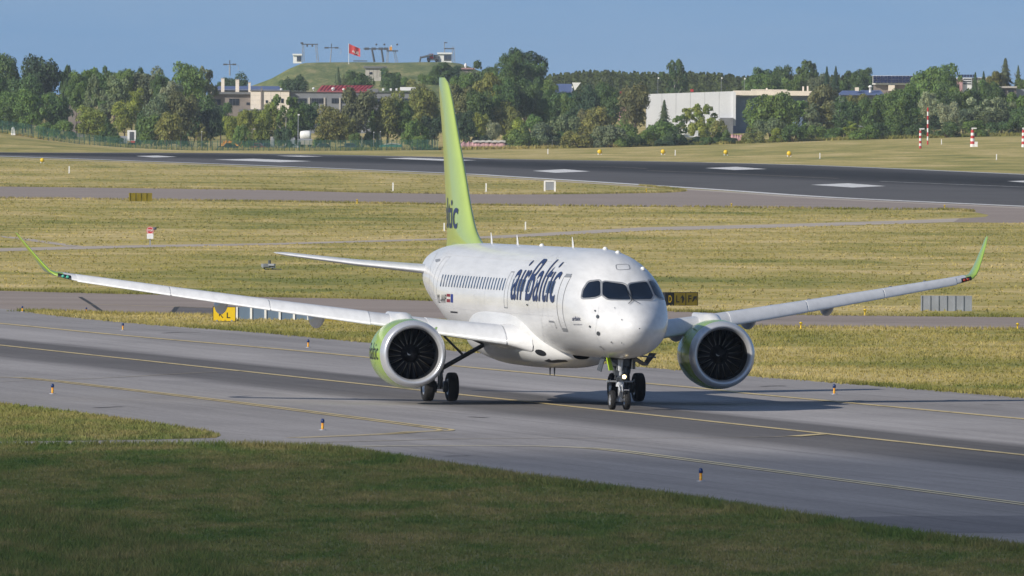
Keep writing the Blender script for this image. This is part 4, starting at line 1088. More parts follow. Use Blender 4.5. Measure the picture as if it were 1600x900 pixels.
# ---- orange taxiway edge markers with a blue lamp on top (0.42 m)
def mk_marker():
    o = thing('edge_marker', (0, 0, 0), '', 'marker light')
    MB().lathe((0, 0, 0), (0, 0, 1), [(0, .15), (.02, .15), (.03, .05)], 14).build('base_plate', M['grey'], o)
    MB().lathe((0, 0, 0), (0, 0, 1), [(.02, .048), (.28, .046)], 12, cap1=True).build('post', M['orange'], o)
    MB().lathe((0, 0, 0), (0, 0, 1), [(.27, .055), (.29, .07), (.36, .07), (.41, .055), (.43, .02), (.432, .002)], 14).build('blue_lamp', M['bluecap'], o)
    MB().lathe((0, 0, 0), (0, 0, 1), [(.10, .05), (.13, .05)], 12).build('band', M['yellow'], o)
    return o
mk = [((1095, 752), 1.0, 'orange edge marker with blue lamp standing alone on the near pavement at the right'),
      ((504, 672), 1.0, 'orange edge marker with blue lamp below the lit engine, beside the yellow corner line'),
      ((82, 615.5), 1.0, 'orange edge marker with blue lamp above the small grass island'),
      ((1303.5, 616), 1.0, 'orange edge marker with blue lamp right of the shaded engine'),
      ((481.5, 543), .95, 'orange edge marker with blue lamp on the far taxiway edge left of the lit engine'),
      ((192, 516), .9, 'orange edge marker with blue lamp on the far taxiway edge below the left wing'),
      ((35, 487.2), .8, 'small edge marker at the left tip of the grass strip'),
      ((135, 489), .75, 'small edge marker at the foot of the diagonal black pavement joint')]
group_root(mk_marker, [(flat(*p, 0.012), s * .86) for p, s, _ in mk], [l for _, _, l in mk], 'orange edge markers with blue lamps')
def mk_dot():
    o = thing('edge_light', (0, 0, 0), '', 'edge light')
    MB().lathe((0, 0, 0), (0, 0, 1), [(0, .12), (.03, .12), (.04, .05), (.30, .05), (.32, .10), (.42, .10), (.46, .03), (.462, .003)], 10).build('lamp_body', M['yellow'], o)
    MB().box((0, -.02, .36), (.22, .22, .07)).build('lamp_head', M['olive'], o)
    return o
dots = [((1251.3, 514), 'small yellow edge light on grass right of the shaded engine'), ((1351.6, 493), 'small yellow edge light on the far side of the middle taxiway under the right wing'),
        ((1590, 515.5), 'small yellow edge light at the extreme right of the middle taxiway'), ((286, 462), 'small edge light behind the left wing on the middle taxiway'),
        ((558, 318), 'small edge light by the far taxiway, left of the tail fin'), ((1143, 324.5), 'small edge light on the far taxiway edge below the runway'), ((1476, 327), 'small edge light on the point of the grass strip at the right'), ((1010, 301), 'small edge light near the tip of the grass strip along the runway')]
group_root(mk_dot, [(flat(*p), .72 if p[1] > 400 else .95) for p, _ in dots], [l for _, l in dots], 'small yellow edge lights')
# ---- yellow runway lights
def mk_rlight():
    o = thing('runway_light', (0, 0, 0), '', 'runway light')
    for x in (-.3, .3): MB().box((x, 0, .2), (.14, .14, .4)).build('leg', M['whitep'], o)
    MB().lathe((0, -.35, .62), (0, 1, 0), [(0, .02), (.02, .3), (.25, .42), (.6, .38), (.7, .1), (.71, .01)], 14).build('lamp_head', M['yellow'], o)
    MB().box((0, 0, .44), (.95, .3, .10)).build('bracket', M['olive'], o)
    return o
rl = [(937, 242, 'first of the four yellow lights beyond the runway, counted from the tail fin'), (1036, 242, 'second of the four yellow lights beyond the runway, below the grey-green poplar'), (1134, 243, 'third of four yellow lights beyond the runway, below the blue hangar corner post'), (1233, 245, 'last and rightmost of the four yellow lights beyond the runway')]
group_root(mk_rlight, [(ground(x, y), 1.0) for x, y, _ in rl] + [(flat(66, 255), .8)], [l for _, _, l in rl] + ['yellow light at the far left in front of the runway'], 'yellow lights along the runway')
# ---- white marker stakes
def mk_stake():
    o = thing('marker_stake', (0, 0, 0), '', 'marker stake')
    MB().box((0, 0, .5), (.16, .10, 1.0)).build('stake', M['whitep'], o)
    MB().lathe((0, 0, 0), (0, 0, 1), [(0, .16), (.06, .14), (.08, .09)], 10).build('foot', M['concrete'], o)
    return o
stk = [((108, 271), 'white stake on the grass at the far left before the runway'), ((614, 299), 'white stake on the runway verge left of the tail fin'), ((759.5, 300), 'white stake on the runway verge right of the tail fin'),
       ((821, 360), 'white stake on the grass above the aircraft roof'), ((694, 362), 'white stake half hidden by the base of the tail fin'), ((1055, 243), 'white stake beyond the runway in front of the white hangar'),
       ((1281, 248), 'white stake beyond the runway right of the yellow lights'), ((1557, 250), 'white stake beyond the runway at the far right'), ((856, 241), 'white stake beyond the runway just right of the pink heap'), ((1471, 226), 'short white stake between the striped posts')]
group_root(mk_stake, [((ground(*p) if p[1] < 262 else flat(*p)), (1.0 if p[1] < 330 else .7)) for p, _ in stk], [l for _, l in stk], 'white marker stakes on the grass')

# ---- signs
def text_mesh(s, w, h, mat, name, parent, loc, rot=(math.pi / 2, 0, 0), bold=0.02):
    bm = text_bm(s, 10, bold)
    for v in bm.verts: v.co = Vector(((v.co.x - .5) * w, (v.co.y - .5) * h, 0))
    me = bpy.data.meshes.new(name); bm.to_mesh(me); bm.free()
    o = link_mesh(name, me, mat, parent); o.location = loc; o.rotation_euler = rot; return o
def arrow_mesh(name, ang, size, mat, parent, loc):
    """flat arrow on a sign face, ang in degrees from straight up"""
    P = [(-.07, -.5), (.07, -.5), (.07, .18), (.30, -.05), (.30, .14), (0, .5), (-.30, .14), (-.30, -.05), (-.07, .18)]
    c, s = math.cos(R_(ang)), math.sin(R_(ang)); bm = bmesh.new()
    f = bm.faces.new([bm.verts.new(((x * c - y * s) * size, 0, (x * s + y * c) * size)) for x, y in P]); bmesh.ops.triangulate(bm, faces=[f])
    me = bpy.data.meshes.new(name); bm.to_mesh(me); bm.free(); o = link_mesh(name, me, mat, parent); o.location = loc; return o
def sign_box(o, w, h, mat, z0=0.0, d=.22, frame=M['black']):
    MB().box((0, 0, z0 + h / 2), (w, d, h)).build('cabinet', frame, o)
    return MB().box((0, -d / 2 - .008, z0 + h / 2), (w - .06, .016, h - .06)).build('sign_face', mat, o)
p = flat(350.5, 502.5); S = pxm(p.y)
o = thing('taxiway_sign', p, 'yellow taxiway sign with black arrow and letter L under the left wing', 'sign')
w, h = 36 / S, 23.5 / S
f = sign_box(o, w, h, M['yellow'])
text_mesh('L', .17, .27, M['black'], 'lettering', f, (.20, -.13, h * .42)); arrow_mesh('arrow', 38, .30, M['black'], f, (-.16, -.13, h * .42))
for x in (-.35, .35): MB().box((x, 0, .03), (.08, .3, .1)).build('foot', M['grey'], o)
p = flat(1063, 477.5); S = pxm(p.y)
o = thing('taxiway_sign', p, 'dark yellow sign reading D, L and F with arrows, right of the nose', 'sign', rz=R_(36))
S *= math.cos(R_(36)); h = 21 / pxm(p.y); x0 = -25.5 / S
MB().box((0, 0, h / 2), (52 / S, .22, h)).build('cabinet', M['black'], o)
f = MB().box((-18.5 / S, -.118, h / 2), (11.5 / S, .016, h - .05)).build('sign_face', M['black'], o); tag(f, 'black location panel with yellow D')
text_mesh('D', 5 / S, 9 / S, M['yellow'], 'lettering', f, (-18.5 / S, -.135, h / 2))
for (cx, ch, ar) in ((-3, 'L', 0), (16, 'F', -42)):
    f = MB().box((cx / S, -.118, h / 2), (17.5 / S, .016, h - .05)).build('sign_face', M['olive'], o)
    text_mesh(ch, 5 / S, 9 / S, M['black'], 'lettering', f, ((cx - 3.5) / S, -.135, h / 2)); arrow_mesh('arrow', ar, 10 / S, M['black'], f, ((cx + 4) / S, -.135, h / 2))
def ribbed(o, x0, x1, h, mat, n, post=M['whitep'], pw=.10, d=.26):
    """back of a sign: sheet panels between upright ribs, each panel a part"""
    w = (x1 - x0) / n
    for k in range(n):
        MB().box((x0 + w * (k + .5), 0, h / 2), (w * .96, d, h)).build('back_panel', mat, o)
    for k in range(n + 1): MB().box((x0 + w * k, -d / 2 - .02, h / 2), (pw, .06, h * 1.02)).build('rib', post, o)
p = flat(436, 499.5); S = pxm(p.y)
o = thing('sign_back', p, 'row of blue-grey sign backs with white ribs behind the left wing', 'sign')
ribbed(o, -66 / S, 68 / S, 19.5 / S, M['slate_shade'], 6)
p = flat(519, 502); S = pxm(p.y)
o = thing('sign_back', p, 'dull yellow sign back beside the row of blue-grey ones', 'sign'); ribbed(o, -15 / S, 15 / S, 15 / S, M['olive'], 2, M['olive'], .05)
p = flat(1478.5, 486); S = pxm(p.y)
o = thing('sign_back', p, 'grey ribbed sign back standing on the grass under the right wing tip', 'sign'); ribbed(o, -39 / S, 39 / S, 24 / S, M['grey'], 6, M['grey'], .07)
p = flat(219, 314.5); S = pxm(p.y)
o = thing('sign_back', p, 'dull yellow sign back beside the far taxiway at the left', 'sign', rz=.3); ribbed(o, -18 / S, 18 / S, 13 / S, M['olive'], 4, M['olive'], .08)
p = flat(859, 299); S = pxm(p.y)
o = thing('equipment_cabinet', p, 'pale grey cabinet with white posts beside the runway', 'cabinet')
MB().box((0, 0, 8.5 / S), (13 / S, .8, 13 / S)).build('housing', M['grey'], o)
for x in (-8, 8):
    MB().box((x / S, 0, 8 / S), (2.6 / S, .9, 17 / S)).build('post', M['whitep'], o)
MB().box((0, 0, 16 / S), (15 / S, .95, 2 / S)).build('cover', M['whitep'], o)
# stop sign on a post
p = flat(234.5, 384); S = pxm(p.y)
o = thing('stop_sign', p, 'red and white stop sign with a white box on the grass at left', 'sign')
MB().box((0, 0, 7.5 / S), (.09, .09, 15 / S)).build('post', M['grey'], o)
MB().box((0, .0, 15 / S), (10 / S, .3, 8 / S)).build('white_box', M['whitep'], o)
MB().lathe((0, -.02, 24 / S), (0, -1, 0), [(-.04, 6.4 / S), (.03, 6.4 / S), (.03, .001)], 8, smooth=False).build('octagon', M['redp'], o)
MB().lathe((0, -.02, 24 / S), (0, -1, 0), [(.032, 5.6 / S), (.036, 5.6 / S), (.036, 5.1 / S), (.032, 5.1 / S)], 8, smooth=False).build('rim_line', M['whitep'], o)
text_mesh('STOP', 8.5 / S, 3.2 / S, M['whitep'], 'lettering', o, (0, -.075, 24 / S))
MB().tube((.1, 0, 27 / S), (7 / S, 0, 29 / S), .05).lathe((7 / S, 0, 27 / S), (0, 0, 1), [(-.1, .02), (-.08, .14), (.08, .14), (.1, .02)], 8).build('lamp', M['grey_dark'], o)
# grey approach unit
p = flat(420, 421.5); S = pxm(p.y)
o = thing('light_unit', p, 'small grey floodlight unit lying on the grass behind the left wing', 'light unit')
MB().box((0, 0, 5.5 / S), (22 / S, .6, 5 / S), taper=.7).build('housing', M['grey'], o)
MB().box((-6 / S, -.2, 7 / S), (9 / S, .5, 5 / S), .3).build('hood', M['grey'], o); MB().box((5 / S, -.2, 8 / S), (9 / S, .5, 3 / S), -.2).build('hood', M['grey'], o)
MB().tube((1 / S, 0, 7 / S), (1 / S, 0, 15 / S), 2.2 / S).build('sensor', M['strut_dark'], o)
for x in (-7, 6): MB().tube((x / S, 0, 0), (x / S, 0, 4 / S), .04).build('leg', M['grey_dark'], o)
MB().box((7 / S, 0, .03), (26 / S, .4, .06)).build('base', M['grey_dark'], o)

# ---- red and white striped posts beyond the runway
def striped(px, ytop, ybot, wpx, label, base_w=None, arm=True, box=False, n=7, invert=False):
    p = ground(px, ybot); S = pxm(p.y); H = (ybot - ytop) / S; o = thing('striped_post', p, label, 'post', 'red and white striped posts')
    for k in range(n):
        r0 = wpx / 2 / S * (1.25 - .4 * k / n) if base_w else wpx / 2 / S; z0 = H * k / n; z1 = H * (k + 1) / n
        MB().tube((0, 0, z0), (0, 0, z1), r0, r0 * .95, 10).build('band', M['redp'] if (k % 2 == 0) != invert else M['whitep'], o)
    if arm:
        MB().tube((0, 0, H), (0, 0, H + 2.5 / S), .12).build('mount', M['whitep'], o); MB().box((2.2 / S, -.1, H + 2.6 / S), (8 / S, .3, .2)).build('wind_arm', M['whitep'], o)
    if box: MB().box((5.5 / S, -.2, 4.2 / S), (5 / S, .6, 8 / S)).build('equipment_box', M['whitep'], o)
    return o
striped(1438, 204, 232, 4.0, 'thick short red and white striped post, second from the left, red at its foot')
striped(1449.5, 168, 226, 2.6, 'tall thin red and white striped mast behind the short post', n=9, arm=False)
striped(1519.5, 203, 229.5, 6, 'white post with red bands and a white box beside it, near the right edge', base_w=True, n=6, invert=True, box=True)
striped(1599, 203, 230, 5, 'white post with red bands cut by the right edge of the picture', base_w=True, n=6, invert=True)

# ================================================================== BUILDINGS AND HILL BEYOND
def base_at(px, Y): 
    q = at(px, 200, Y); return q.x, gz(q.x, Y)
class Bld:
    """building helper: boxes given by photo columns and rows at a depth, each a part of its thing"""
    def __init__(s, name, px, Y, label, cat, group=None):
        s.Y = Y; s.x, s.z = base_at(px, Y); s.o = thing(name, (s.x, Y, s.z), label, cat, group)
    def loc(s, px, py, dy=0.0):
        q = at(px, py, s.Y + dy); return Vector((q.x - s.x, dy, q.z - s.z))
    def box(s, name, x0, x1, yt, yb, mat, dy=0.0, depth=6.0, parent=None):
        a = s.loc(x0, yt, dy); b = s.loc(x1, yb if yb is not None else yt, dy); zb = b.z if yb is not None else -.5
        return MB().box(((a.x + b.x) / 2, dy + depth / 2, (a.z + zb) / 2), (abs(b.x - a.x), depth, abs(a.z - zb))).build(name, mat, parent or s.o)
    def window(s, x0, x1, yt, yb, dy=0.0, cols=1, wall=None):
        w = s.box('window', x0, x1, yt, yb, M['grey_dark'], dy - .12, .10, wall)
        n = cols
        for k in range(n):
            a = x0 + (x1 - x0) * (k + .08) / n; b = x0 + (x1 - x0) * (k + .92) / n
            s.box('pane', a, b, yt + .4, yb - .4, M['winglass'], dy - .16, .04, w)
        return w
# ---- factory
B = Bld('factory_block', 420, 3990, 'beige factory block with grey wings and flat roof behind the trees', 'factory')
wl_ = B.box('beige_wall', 391.5, 452, 142, None, M['beige'], 0, 14); tag(wl_, 'sunlit beige block wall')
B.box('roof_slab', 390.5, 453, 140.8, 142.2, M['greyroof'], -.3, 15)
for (x0, x1) in ((407.5, 409.5),): B.box('drain_pipe', x0, x1, 137, 171, M['brownwall'], -.35, .3, wl_)
for k in range(1, 4): B.box('joint', 391.7, 451.8, 142 + k * 7.2, 142.5 + k * 7.2, M['concrete'], -.02, .05, wl_)
for k in range(1, 3): B.box('joint', 408 + k * 15, 408.4 + k * 15, 142.3, 170, M['concrete'], -.025, .05, wl_)
B.window(415, 418.5, 156.5, 161, 0, 1, wl_); B.window(424, 428.5, 155, 162, 0, 1, wl_); B.window(439, 443, 154, 161, 0, 1, wl_)
lw = B.box('side_wall', 326, 391.3, 147, None, M['brownwall'], 2.5, 12); tag(lw, 'grey-brown wall in the recess')
B.box('roof_slab', 327, 391.2, 143.5, 147, M['greyroof'], 1.5, 14)
B.window(358, 373.5, 154, 164.5, 2.5, 3, lw); B.window(333, 345, 155, 164, 2.5, 2, lw); B.window(385, 390.5, 160, 164, 2.5, 1, lw)
gw = B.box('long_wall', 452.4, 652, 143.5, None, M['greywall'], 1.5, 14); tag(gw, 'long blue-grey wall with ribbon windows')
B.box('roof_slab', 452.6, 655, 141.8, 143.6, M['greyroof'], .9, 15)
for (x0, x1) in ((466, 479), (487, 505.5), (518, 540), (552, 575), (587, 612), (622, 646)): B.window(x0, x1, 153.5, 161.5, 1.5, 5, gw)
for k in range(8): B.box('pier', 483 + k * 24 - 1.2, 483 + k * 24 + 1.2, 152.5, 171, M['concrete'], 1.2, .4, gw)
B.box('canopy', 373, 409, 170.5, 174, M['greyroof'], -4, 8)
B.box('lower_wall', 394, 409, 174, None, M['concrete'], -1.5, 4)
for (x0, x1, yt, dy) in ((324.5, 330.5, 132.5, 0), (345.5, 350.5, 122.5, 9), (368, 373.5, 124.5, 9), (388, 391.5, 129, 6)): 
    c_ = B.box('chimney', x0, x1, yt, 147, M['beige'], dy, 1.0); B.box('chimney_cap', x0 - .5, x1 + .5, yt - .8, yt, M['concrete'], dy - .1, 1.2, c_)
B.box('gable_wall', 304.5, 321, 144, None, M['beige'], -1, 3); B.box('stair_head', 316, 322, 143, 155, M['beige'], -1.3, 3)
for (x, y) in ((490, 139.5), (439.5, 141), (520, 140), (537, 141)):
    MB().lathe(B.loc(x, y, 4), (0, 0, 1), [(-.3, .12), (0, .12), (.02, .3), (.3, .34), (.42, .2), (.45, .01)], 10).build('roof_vent', M['whitep'], B.o)
for (x0, x1) in ((625, 650), (597, 600), (609, 612), (618, 621)): B.box('roof_unit', x0, x1, 136 if x1 - x0 > 5 else 138, 141.5, M['whitep'], 4, 3)
# long blue-grey roof behind
B = Bld('blue_roofed_shed', 390, 4060, 'low shed with blue-grey metal roof behind the beige factory block', 'shed')
B.box('wall', 340, 438, 139, None, M['greywall'], 0, 10)
mb = MB(); a = B.loc(338, 141, -1); b_ = B.loc(440, 141, -1); c_ = B.loc(340, 134.5, 6); d_ = B.loc(436, 134.5, 6)
mb.add([a, b_, d_, c_, a + Vector((0, 14, 0)), b_ + Vector((0, 14, 0))], [(0, 1, 2, 3), (3, 2, 5, 4), (0, 3, 4), (1, 5, 2)]); mb.build('roof', M['blueroof'], B.o)
# red roof
B = Bld('red_roofed_hall', 540, 4080, 'long hall with a bright red metal roof behind the factory', 'hall')
B.box('wall', 498, 592, 141, None, M['greywall'], 0, 12)
def gable(B, x0, x1, ye, yr, xr0, xr1, mat, dy=-1.0, dep=14.0, name='roof'):
    a = B.loc(x0, ye, dy); b_ = B.loc(x1, ye, dy); c_ = B.loc(xr0, yr, dy + dep / 2); d_ = B.loc(xr1, yr, dy + dep / 2)
    th = Vector((0, 0, -.25)); V_ = [a, b_, d_, c_, a + Vector((0, dep, 0)), b_ + Vector((0, dep, 0))]
    return MB().add(V_ + [v + th for v in V_], [(0, 1, 2, 3), (3, 2, 5, 4), (7, 6, 9, 8), (8, 9, 10, 11), (0, 3, 9, 6), (3, 4, 10, 9), (1, 7, 8, 2), (2, 8, 11, 5), (0, 6, 7, 1)]).build(name, mat, B.o)
rf = gable(B, 495, 572, 142.5, 133.5, 503, 583, M['redroof'])
for k in range(14):
    x = 499 + k * 5.6; a = B.loc(x, 142, -1.05); b_ = B.loc(x + (503 - 495) + k * .25, 133.8, 5.9); MB().tube(a + Vector((0, 0, .12)), b_ + Vector((0, 0, .12)), .09, n=4).build('roof_seam', M['redroof'], rf)
for x in (520.5, 538): B.box('roof_vent', x - 2, x + 2, 136.5, 141, M['whitep'] if x < 530 else M['redp'], -.5, 1.2, rf)
gw_ = B.box('gable_wall', 573, 591, 138.5, None, M['greyroof'], -.5, 4)
# ---- small house at the left
B = Bld('hipped_house', 118, 3700, 'small house with a grey-brown hipped roof among the trees at the left', 'house')
hw = B.box('wall', 107, 130, 155, None, M['brownwall'], 0, 8); B.window(118, 128, 158, 163, 0, 3, hw)
rf = gable(B, 103, 133, 156, 148.5, 108, 129, M['greyroof'], -1, 10); B.box('chimney', 121.7, 123.2, 144.8, 150, M['whitep'], 3, .5, rf)
# ---- blue shed and white gable
B = Bld('blue_roofed_house', 885, 3950, 'house with blue roof and white gable among trees right of the tallest dark tree', 'house')
B.box('wall', 871, 897, 142, None, M['tarp'], 0, 8); rf = gable(B, 868, 896, 143, 131, 869, 893, M['blueroof'], -1, 10)
for k in range(5): B.box('roof_seam', 872 + k * 5, 872.3 + k * 5, 132.5, 142.6, M['blueroof'], -1.4, .1, rf)
a = B.loc(894, 129, -1.5); b_ = B.loc(907.5, 129, -1.5); c_ = B.loc(898, 141.5, -1.5)
MB().add([a, b_, c_] + [v + Vector((0, 3, 0)) for v in (a, b_, c_)], [(0, 2, 1), (3, 4, 5), (0, 1, 4, 3), (1, 2, 5, 4), (2, 0, 3, 5)]).build('white_gable', M['whitep'], B.o)
B = Bld('red_walled_house', 972, 3900, 'small faded red house wall showing left of the white hangar', 'house'); B.box('wall', 967.5, 980, 147, None, M['pink'], 0, 6); gable(B, 966, 982, 147.5, 142.5, 969, 979, M['redroof'], -.5, 7)
B = Bld('blue_tent', 795, 3650, 'low blue roof showing between the bushes right of the tail fin', 'shed'); B.box('wall', 786, 812, 192, None, M['grey'], 0, 5); gable(B, 783, 814, 198, 184.5, 792, 811, M['blueroof'], -1, 8)
# ---- white hangar
B = Bld('white_hangar', 1140, 3820, 'large white-clad hangar with blue corner and pale flat roof', 'hangar')
xs_ = [1010, 1034.5, 1056.5, 1079, 1101.5, 1124, 1147]
for k in range(6):
    x0, x1 = xs_[k], xs_[k + 1]
    a = B.loc(x0, 147 - .75 * k, 0); b_ = B.loc(x1 - .35, 147 - .75 * (k + 1), 0)
    V_ = [Vector((a.x, 0, -.5)), Vector((b_.x, 0, -.5)), b_, a]; V_ += [v + Vector((0, .4, 0)) for v in V_]
    w_ = MB().add(V_, [(0, 1, 2, 3), (7, 6, 5, 4), (0, 4, 5, 1), (1, 5, 6, 2), (2, 6, 7, 3), (3, 7, 4, 0)]).build('wall_panel', M['whitewall'], B.o)
B.box('inner_wall', 1010.5, 1146, 148, None, M['greywall'], .6, 22)
B.box('side_wall', 1147.4, 1266, 151, None, M['slate_shade'], 3.0, 20)  # recessed blue-grey wall, its shade put into the colour
B.box('roof_edge', 1147.4, 1269, 141.5, 149.5, M['beige'], 1.5, 22); B.box('roof_edge', 1175, 1230, 139.8, 141.6, M['beige'], 2.5, 18)
B.box('fascia', 1147.6, 1268, 149.6, 152.5, M['greywall'], 2.0, 1)
B.box('corner_post', 1145, 1149.5, 144, 196.5, M['whitewall'], -.4, 1.2); t_ = B.box('corner_post', 1145, 1149.5, 196.6, None, M['blueroof'], -.4, 1.2); tag(t_, 'blue foot of the corner post')
B.box('lean_to', 1125, 1145.5, 184, None, M['greyroof'], -2, 2); B.box('roof_vent', 1079, 1083.5, 139.5, 143.5, M['redp'], 4, 2)
for (x, y) in ((1198, 137.5), (1255, 135), (1262, 134.5)): B.box('roof_vent', x - 1.2, x + 1.2, y, 142, M['beige'], 5, 1.5)
# ---- building with solar panels
B = Bld('solar_roof_building', 1398, 4300, 'flat building topped by a wide rack of dark blue solar panels', 'building')
B.box('wall', 1366, 1434, 132.5, None, M['brownwall'], 2, 12); B.box('roof_ledge', 1364, 1436, 130, 132.5, M['whitep'], 1, 14); B.box('white_bay', 1388, 1398, 133, 142, M['beige'], .5, 2)
for r_ in range(2):
    for k in range(12):
        x0 = 1364 + k * 5.75; B.box('solar_panel', x0 + .3, x0 + 5.45, 118.6 + r_ * 5.7, 123.9 + r_ * 5.7, M['solar'], -.1, .25)
B.box('panel_frame', 1363.6, 1433.2, 118, 130, M['whitep'], .2, .2)
B = Bld('white_flats', 1505, 4500, 'white block with balconies and solar panels on its roof near the right edge', 'building')
wl_ = B.box('wall', 1490, 1518.5, 121.5, None, M['whitep'], 0, 10); B.box('brick_bay', 1488, 1504, 124, None, M['pink'], -1, 4)
for r_ in range(3): B.window(1505, 1517.5, 122.8 + r_ * 3.6, 124.6 + r_ * 3.6, 0, 4, wl_)
for k in range(6): B.box('solar_panel', 1497 + k * 4.6, 1501 + k * 4.6, 116.5, 120.5, M['solar'], -.1, .3)
B.box('roof_rail', 1496, 1550, 120.6, 121.4, M['whitep'], .4, .3); B.box('low_wing', 1518.7, 1552, 121.5, None, M['concrete'], 1, 8)
B = Bld('grey_house', 1575, 3950, 'low grey brick house with a flat pale roof at the right edge', 'house')
wl_ = B.box('wall', 1561, 1588, 137.5, None, M['brownwall'], 0, 8); B.box('roof_slab', 1559.5, 1589, 134.5, 137.5, M['concrete'], -.8, 10); B.window(1564, 1571, 140, 145, 0, 3, wl_); B.window(1575, 1584, 140, 145, 0, 3, wl_); B.box('side_wing', 1588.2, 1625, 139, None, M['grey'], 1.5, 8)
B = Bld('blue_glasshouse', 1343, 3900, 'row of low blue-grey roofs with a small dome right of the hangar', 'shed')
B.box('wall', 1312, 1378, 146, None, M['greywall'], 0, 8); gable(B, 1310, 1345, 147, 141.5, 1316, 1342, M['blueroof'], -1, 8); gable(B, 1340, 1381, 147, 141, 1345, 1376, M['blueroof'], -1.2, 8)
MB().lathe(B.loc(1360, 141, 0), (0, 0, 1), [(-.5, .35), (.6, .3), (.65, .5), (.9, .5), (1.1, .3), (1.15, .01)], 12).build('dome', M['whitep'], B.o); B.box('gable_peak', 1336, 1342, 136.5, 142, M['beige'], -.5, 1)
# ---- hill with the ski lift
HY = 4620
def hill_z(px):
    return np.interp(px, [330, 380, 405, 430, 455, 475, 500, 560, 620, 660, 700, 718, 735, 760, 800, 860], [150, 140, 131, 121.5, 107, 98.5, 97.5, 97, 98, 97, 97, 99, 105, 116, 132, 152])
rows = []
for t in np.linspace(0, 1, 26):
    Yd = HY - 190 + 380 * t; row = []
    for px in np.linspace(330, 860, 90):
        q = at(px, float(hill_z(px)), HY); b0 = gz(q.x, Yd) - 1.0; prof = math.cos((t - .5) * math.pi) ** 0.8 if abs(t - .5) < .499 else 0
        n_ = 0.5 * math.sin(px * .11 + t * 9) + .4 * math.sin(px * .043 + t * 23)
        row.append((q.x + (Yd - HY) * 0.02, Yd, b0 + max(0, q.z - b0) * prof + n_ * .35 * prof * (1 - prof) * 4 * .5))
    rows.append(row)
m, nt, b = new_mat('hill_grass')
P = wpos(nt); n1 = noise(nt, mapping(nt, P, scale=(.18, .03, .5)), 1.0, 6, .65); n2 = noise(nt, mapping(nt, P, scale=(1.2, .2, 2.0)), 1.0, 4, .6)
c = ramp(nt, math_(nt, 'MULTIPLY_ADD', n2, .35, math_(nt, 'MULTIPLY', n1, .65)), [(.36, (.07, .11, .03)), (.5, (.16, .19, .055)), (.62, (.32, .28, .12))]); nt.links.new(c, b.inputs["Base Color"]); b.inputs["Roughness"].default_value = .95
M['hill'] = m
mb = MB(); mb.grid(rows, flip=True); hl = link_mesh('hill', fix(mb.mesh('hill')), M['hill']); tag(hl, kind='structure')
def hill_thing(name, px, py, label, cat, Y=HY - 8, group=None):
    B = Bld(name, px, Y, label, cat, group); return B
def lat(B, p0, p1, w0, w1, dy, name, mat, n=6, wd=1.0):
    """lattice leg between two photo points with widths in photo pixels"""
    S = pxm(B.Y); a0 = B.loc(*p0, dy); a1 = B.loc(*p1, dy); mb = MB(); r = .09
    for sg in (-1, 1):
        for sy in (-1, 1):
            mb.tube(a0 + Vector((sg * w0 / 2 / S, sy * wd * .4, 0)), a1 + Vector((sg * w1 / 2 / S, sy * wd * .4, 0)), r, n=4)
    for k in range(n):
        t0, t1 = k / n, (k + 1) / n; q0 = a0.lerp(a1, t0); q1 = a0.lerp(a1, t1); s_ = 1 if k % 2 else -1
        wa, wb = w0 + (w1 - w0) * t0, w0 + (w1 - w0) * t1
        mb.tube(q0 + Vector((s_ * wa / 2 / S, 0, 0)), q1 + Vector((-s_ * wb / 2 / S, 0, 0)), r * .7, n=4)
    return mb.build(name, mat, B.o)
# portal frame
B = hill_thing('lift_portal', 484, 97, 'steel lift portal with two lattice legs beside the white cabin on the hill', 'ski lift')
lat(B, (474, 97), (473.5, 70), 3, 2.4, 0, 'leg', M['grey']); lat(B, (496.5, 97), (494, 70), 3, 2.4, 0, 'leg', M['grey'])
B.box('crossbeam', 471, 497, 68.3, 70, M['grey_dark'], -.3, .6); B.box('top_box', 469.5, 474, 66, 68.4, M['grey_dark'], -.4, .8)
for x in (480, 488): B.box('sheave', x - 1.3, x + 1.3, 69.8, 73, M['grey_dark'], -.4, .5)
def cabin(px0, px1, yt, yb, label):
    B = hill_thing('lift_cabin', (px0 + px1) / 2, yb, label, 'cabin'); B.box('wall', px0 + 1, px1 - 1, yt + 2.5, yb + 2, M['whitep'], 0, 2.5); B.box('roof', px0, px1, yt, yt + 2.5, M['whitep'], -.5, 3.5)
    w_ = (px1 - px0); win = B.box('window', px0 + w_ * .45, px1 - 1.5, yt + 4, yb - 1, M['grey_dark'], -.1, .12)
    for k in range(2): B.box('pane', px0 + w_ * (.47 + .25 * k), px0 + w_ * (.47 + .25 * k + .2), yt + 4.6, yb - 4, M['cabin_glass'], -.16, .06, win)
    return B
cabin(457, 472, 84, 97, 'small white lift cabin at the left end of the hill crest')
cabin(683, 706.5, 82, 96, 'larger white lift cabin at the right end of the hill crest, below a steel tower')
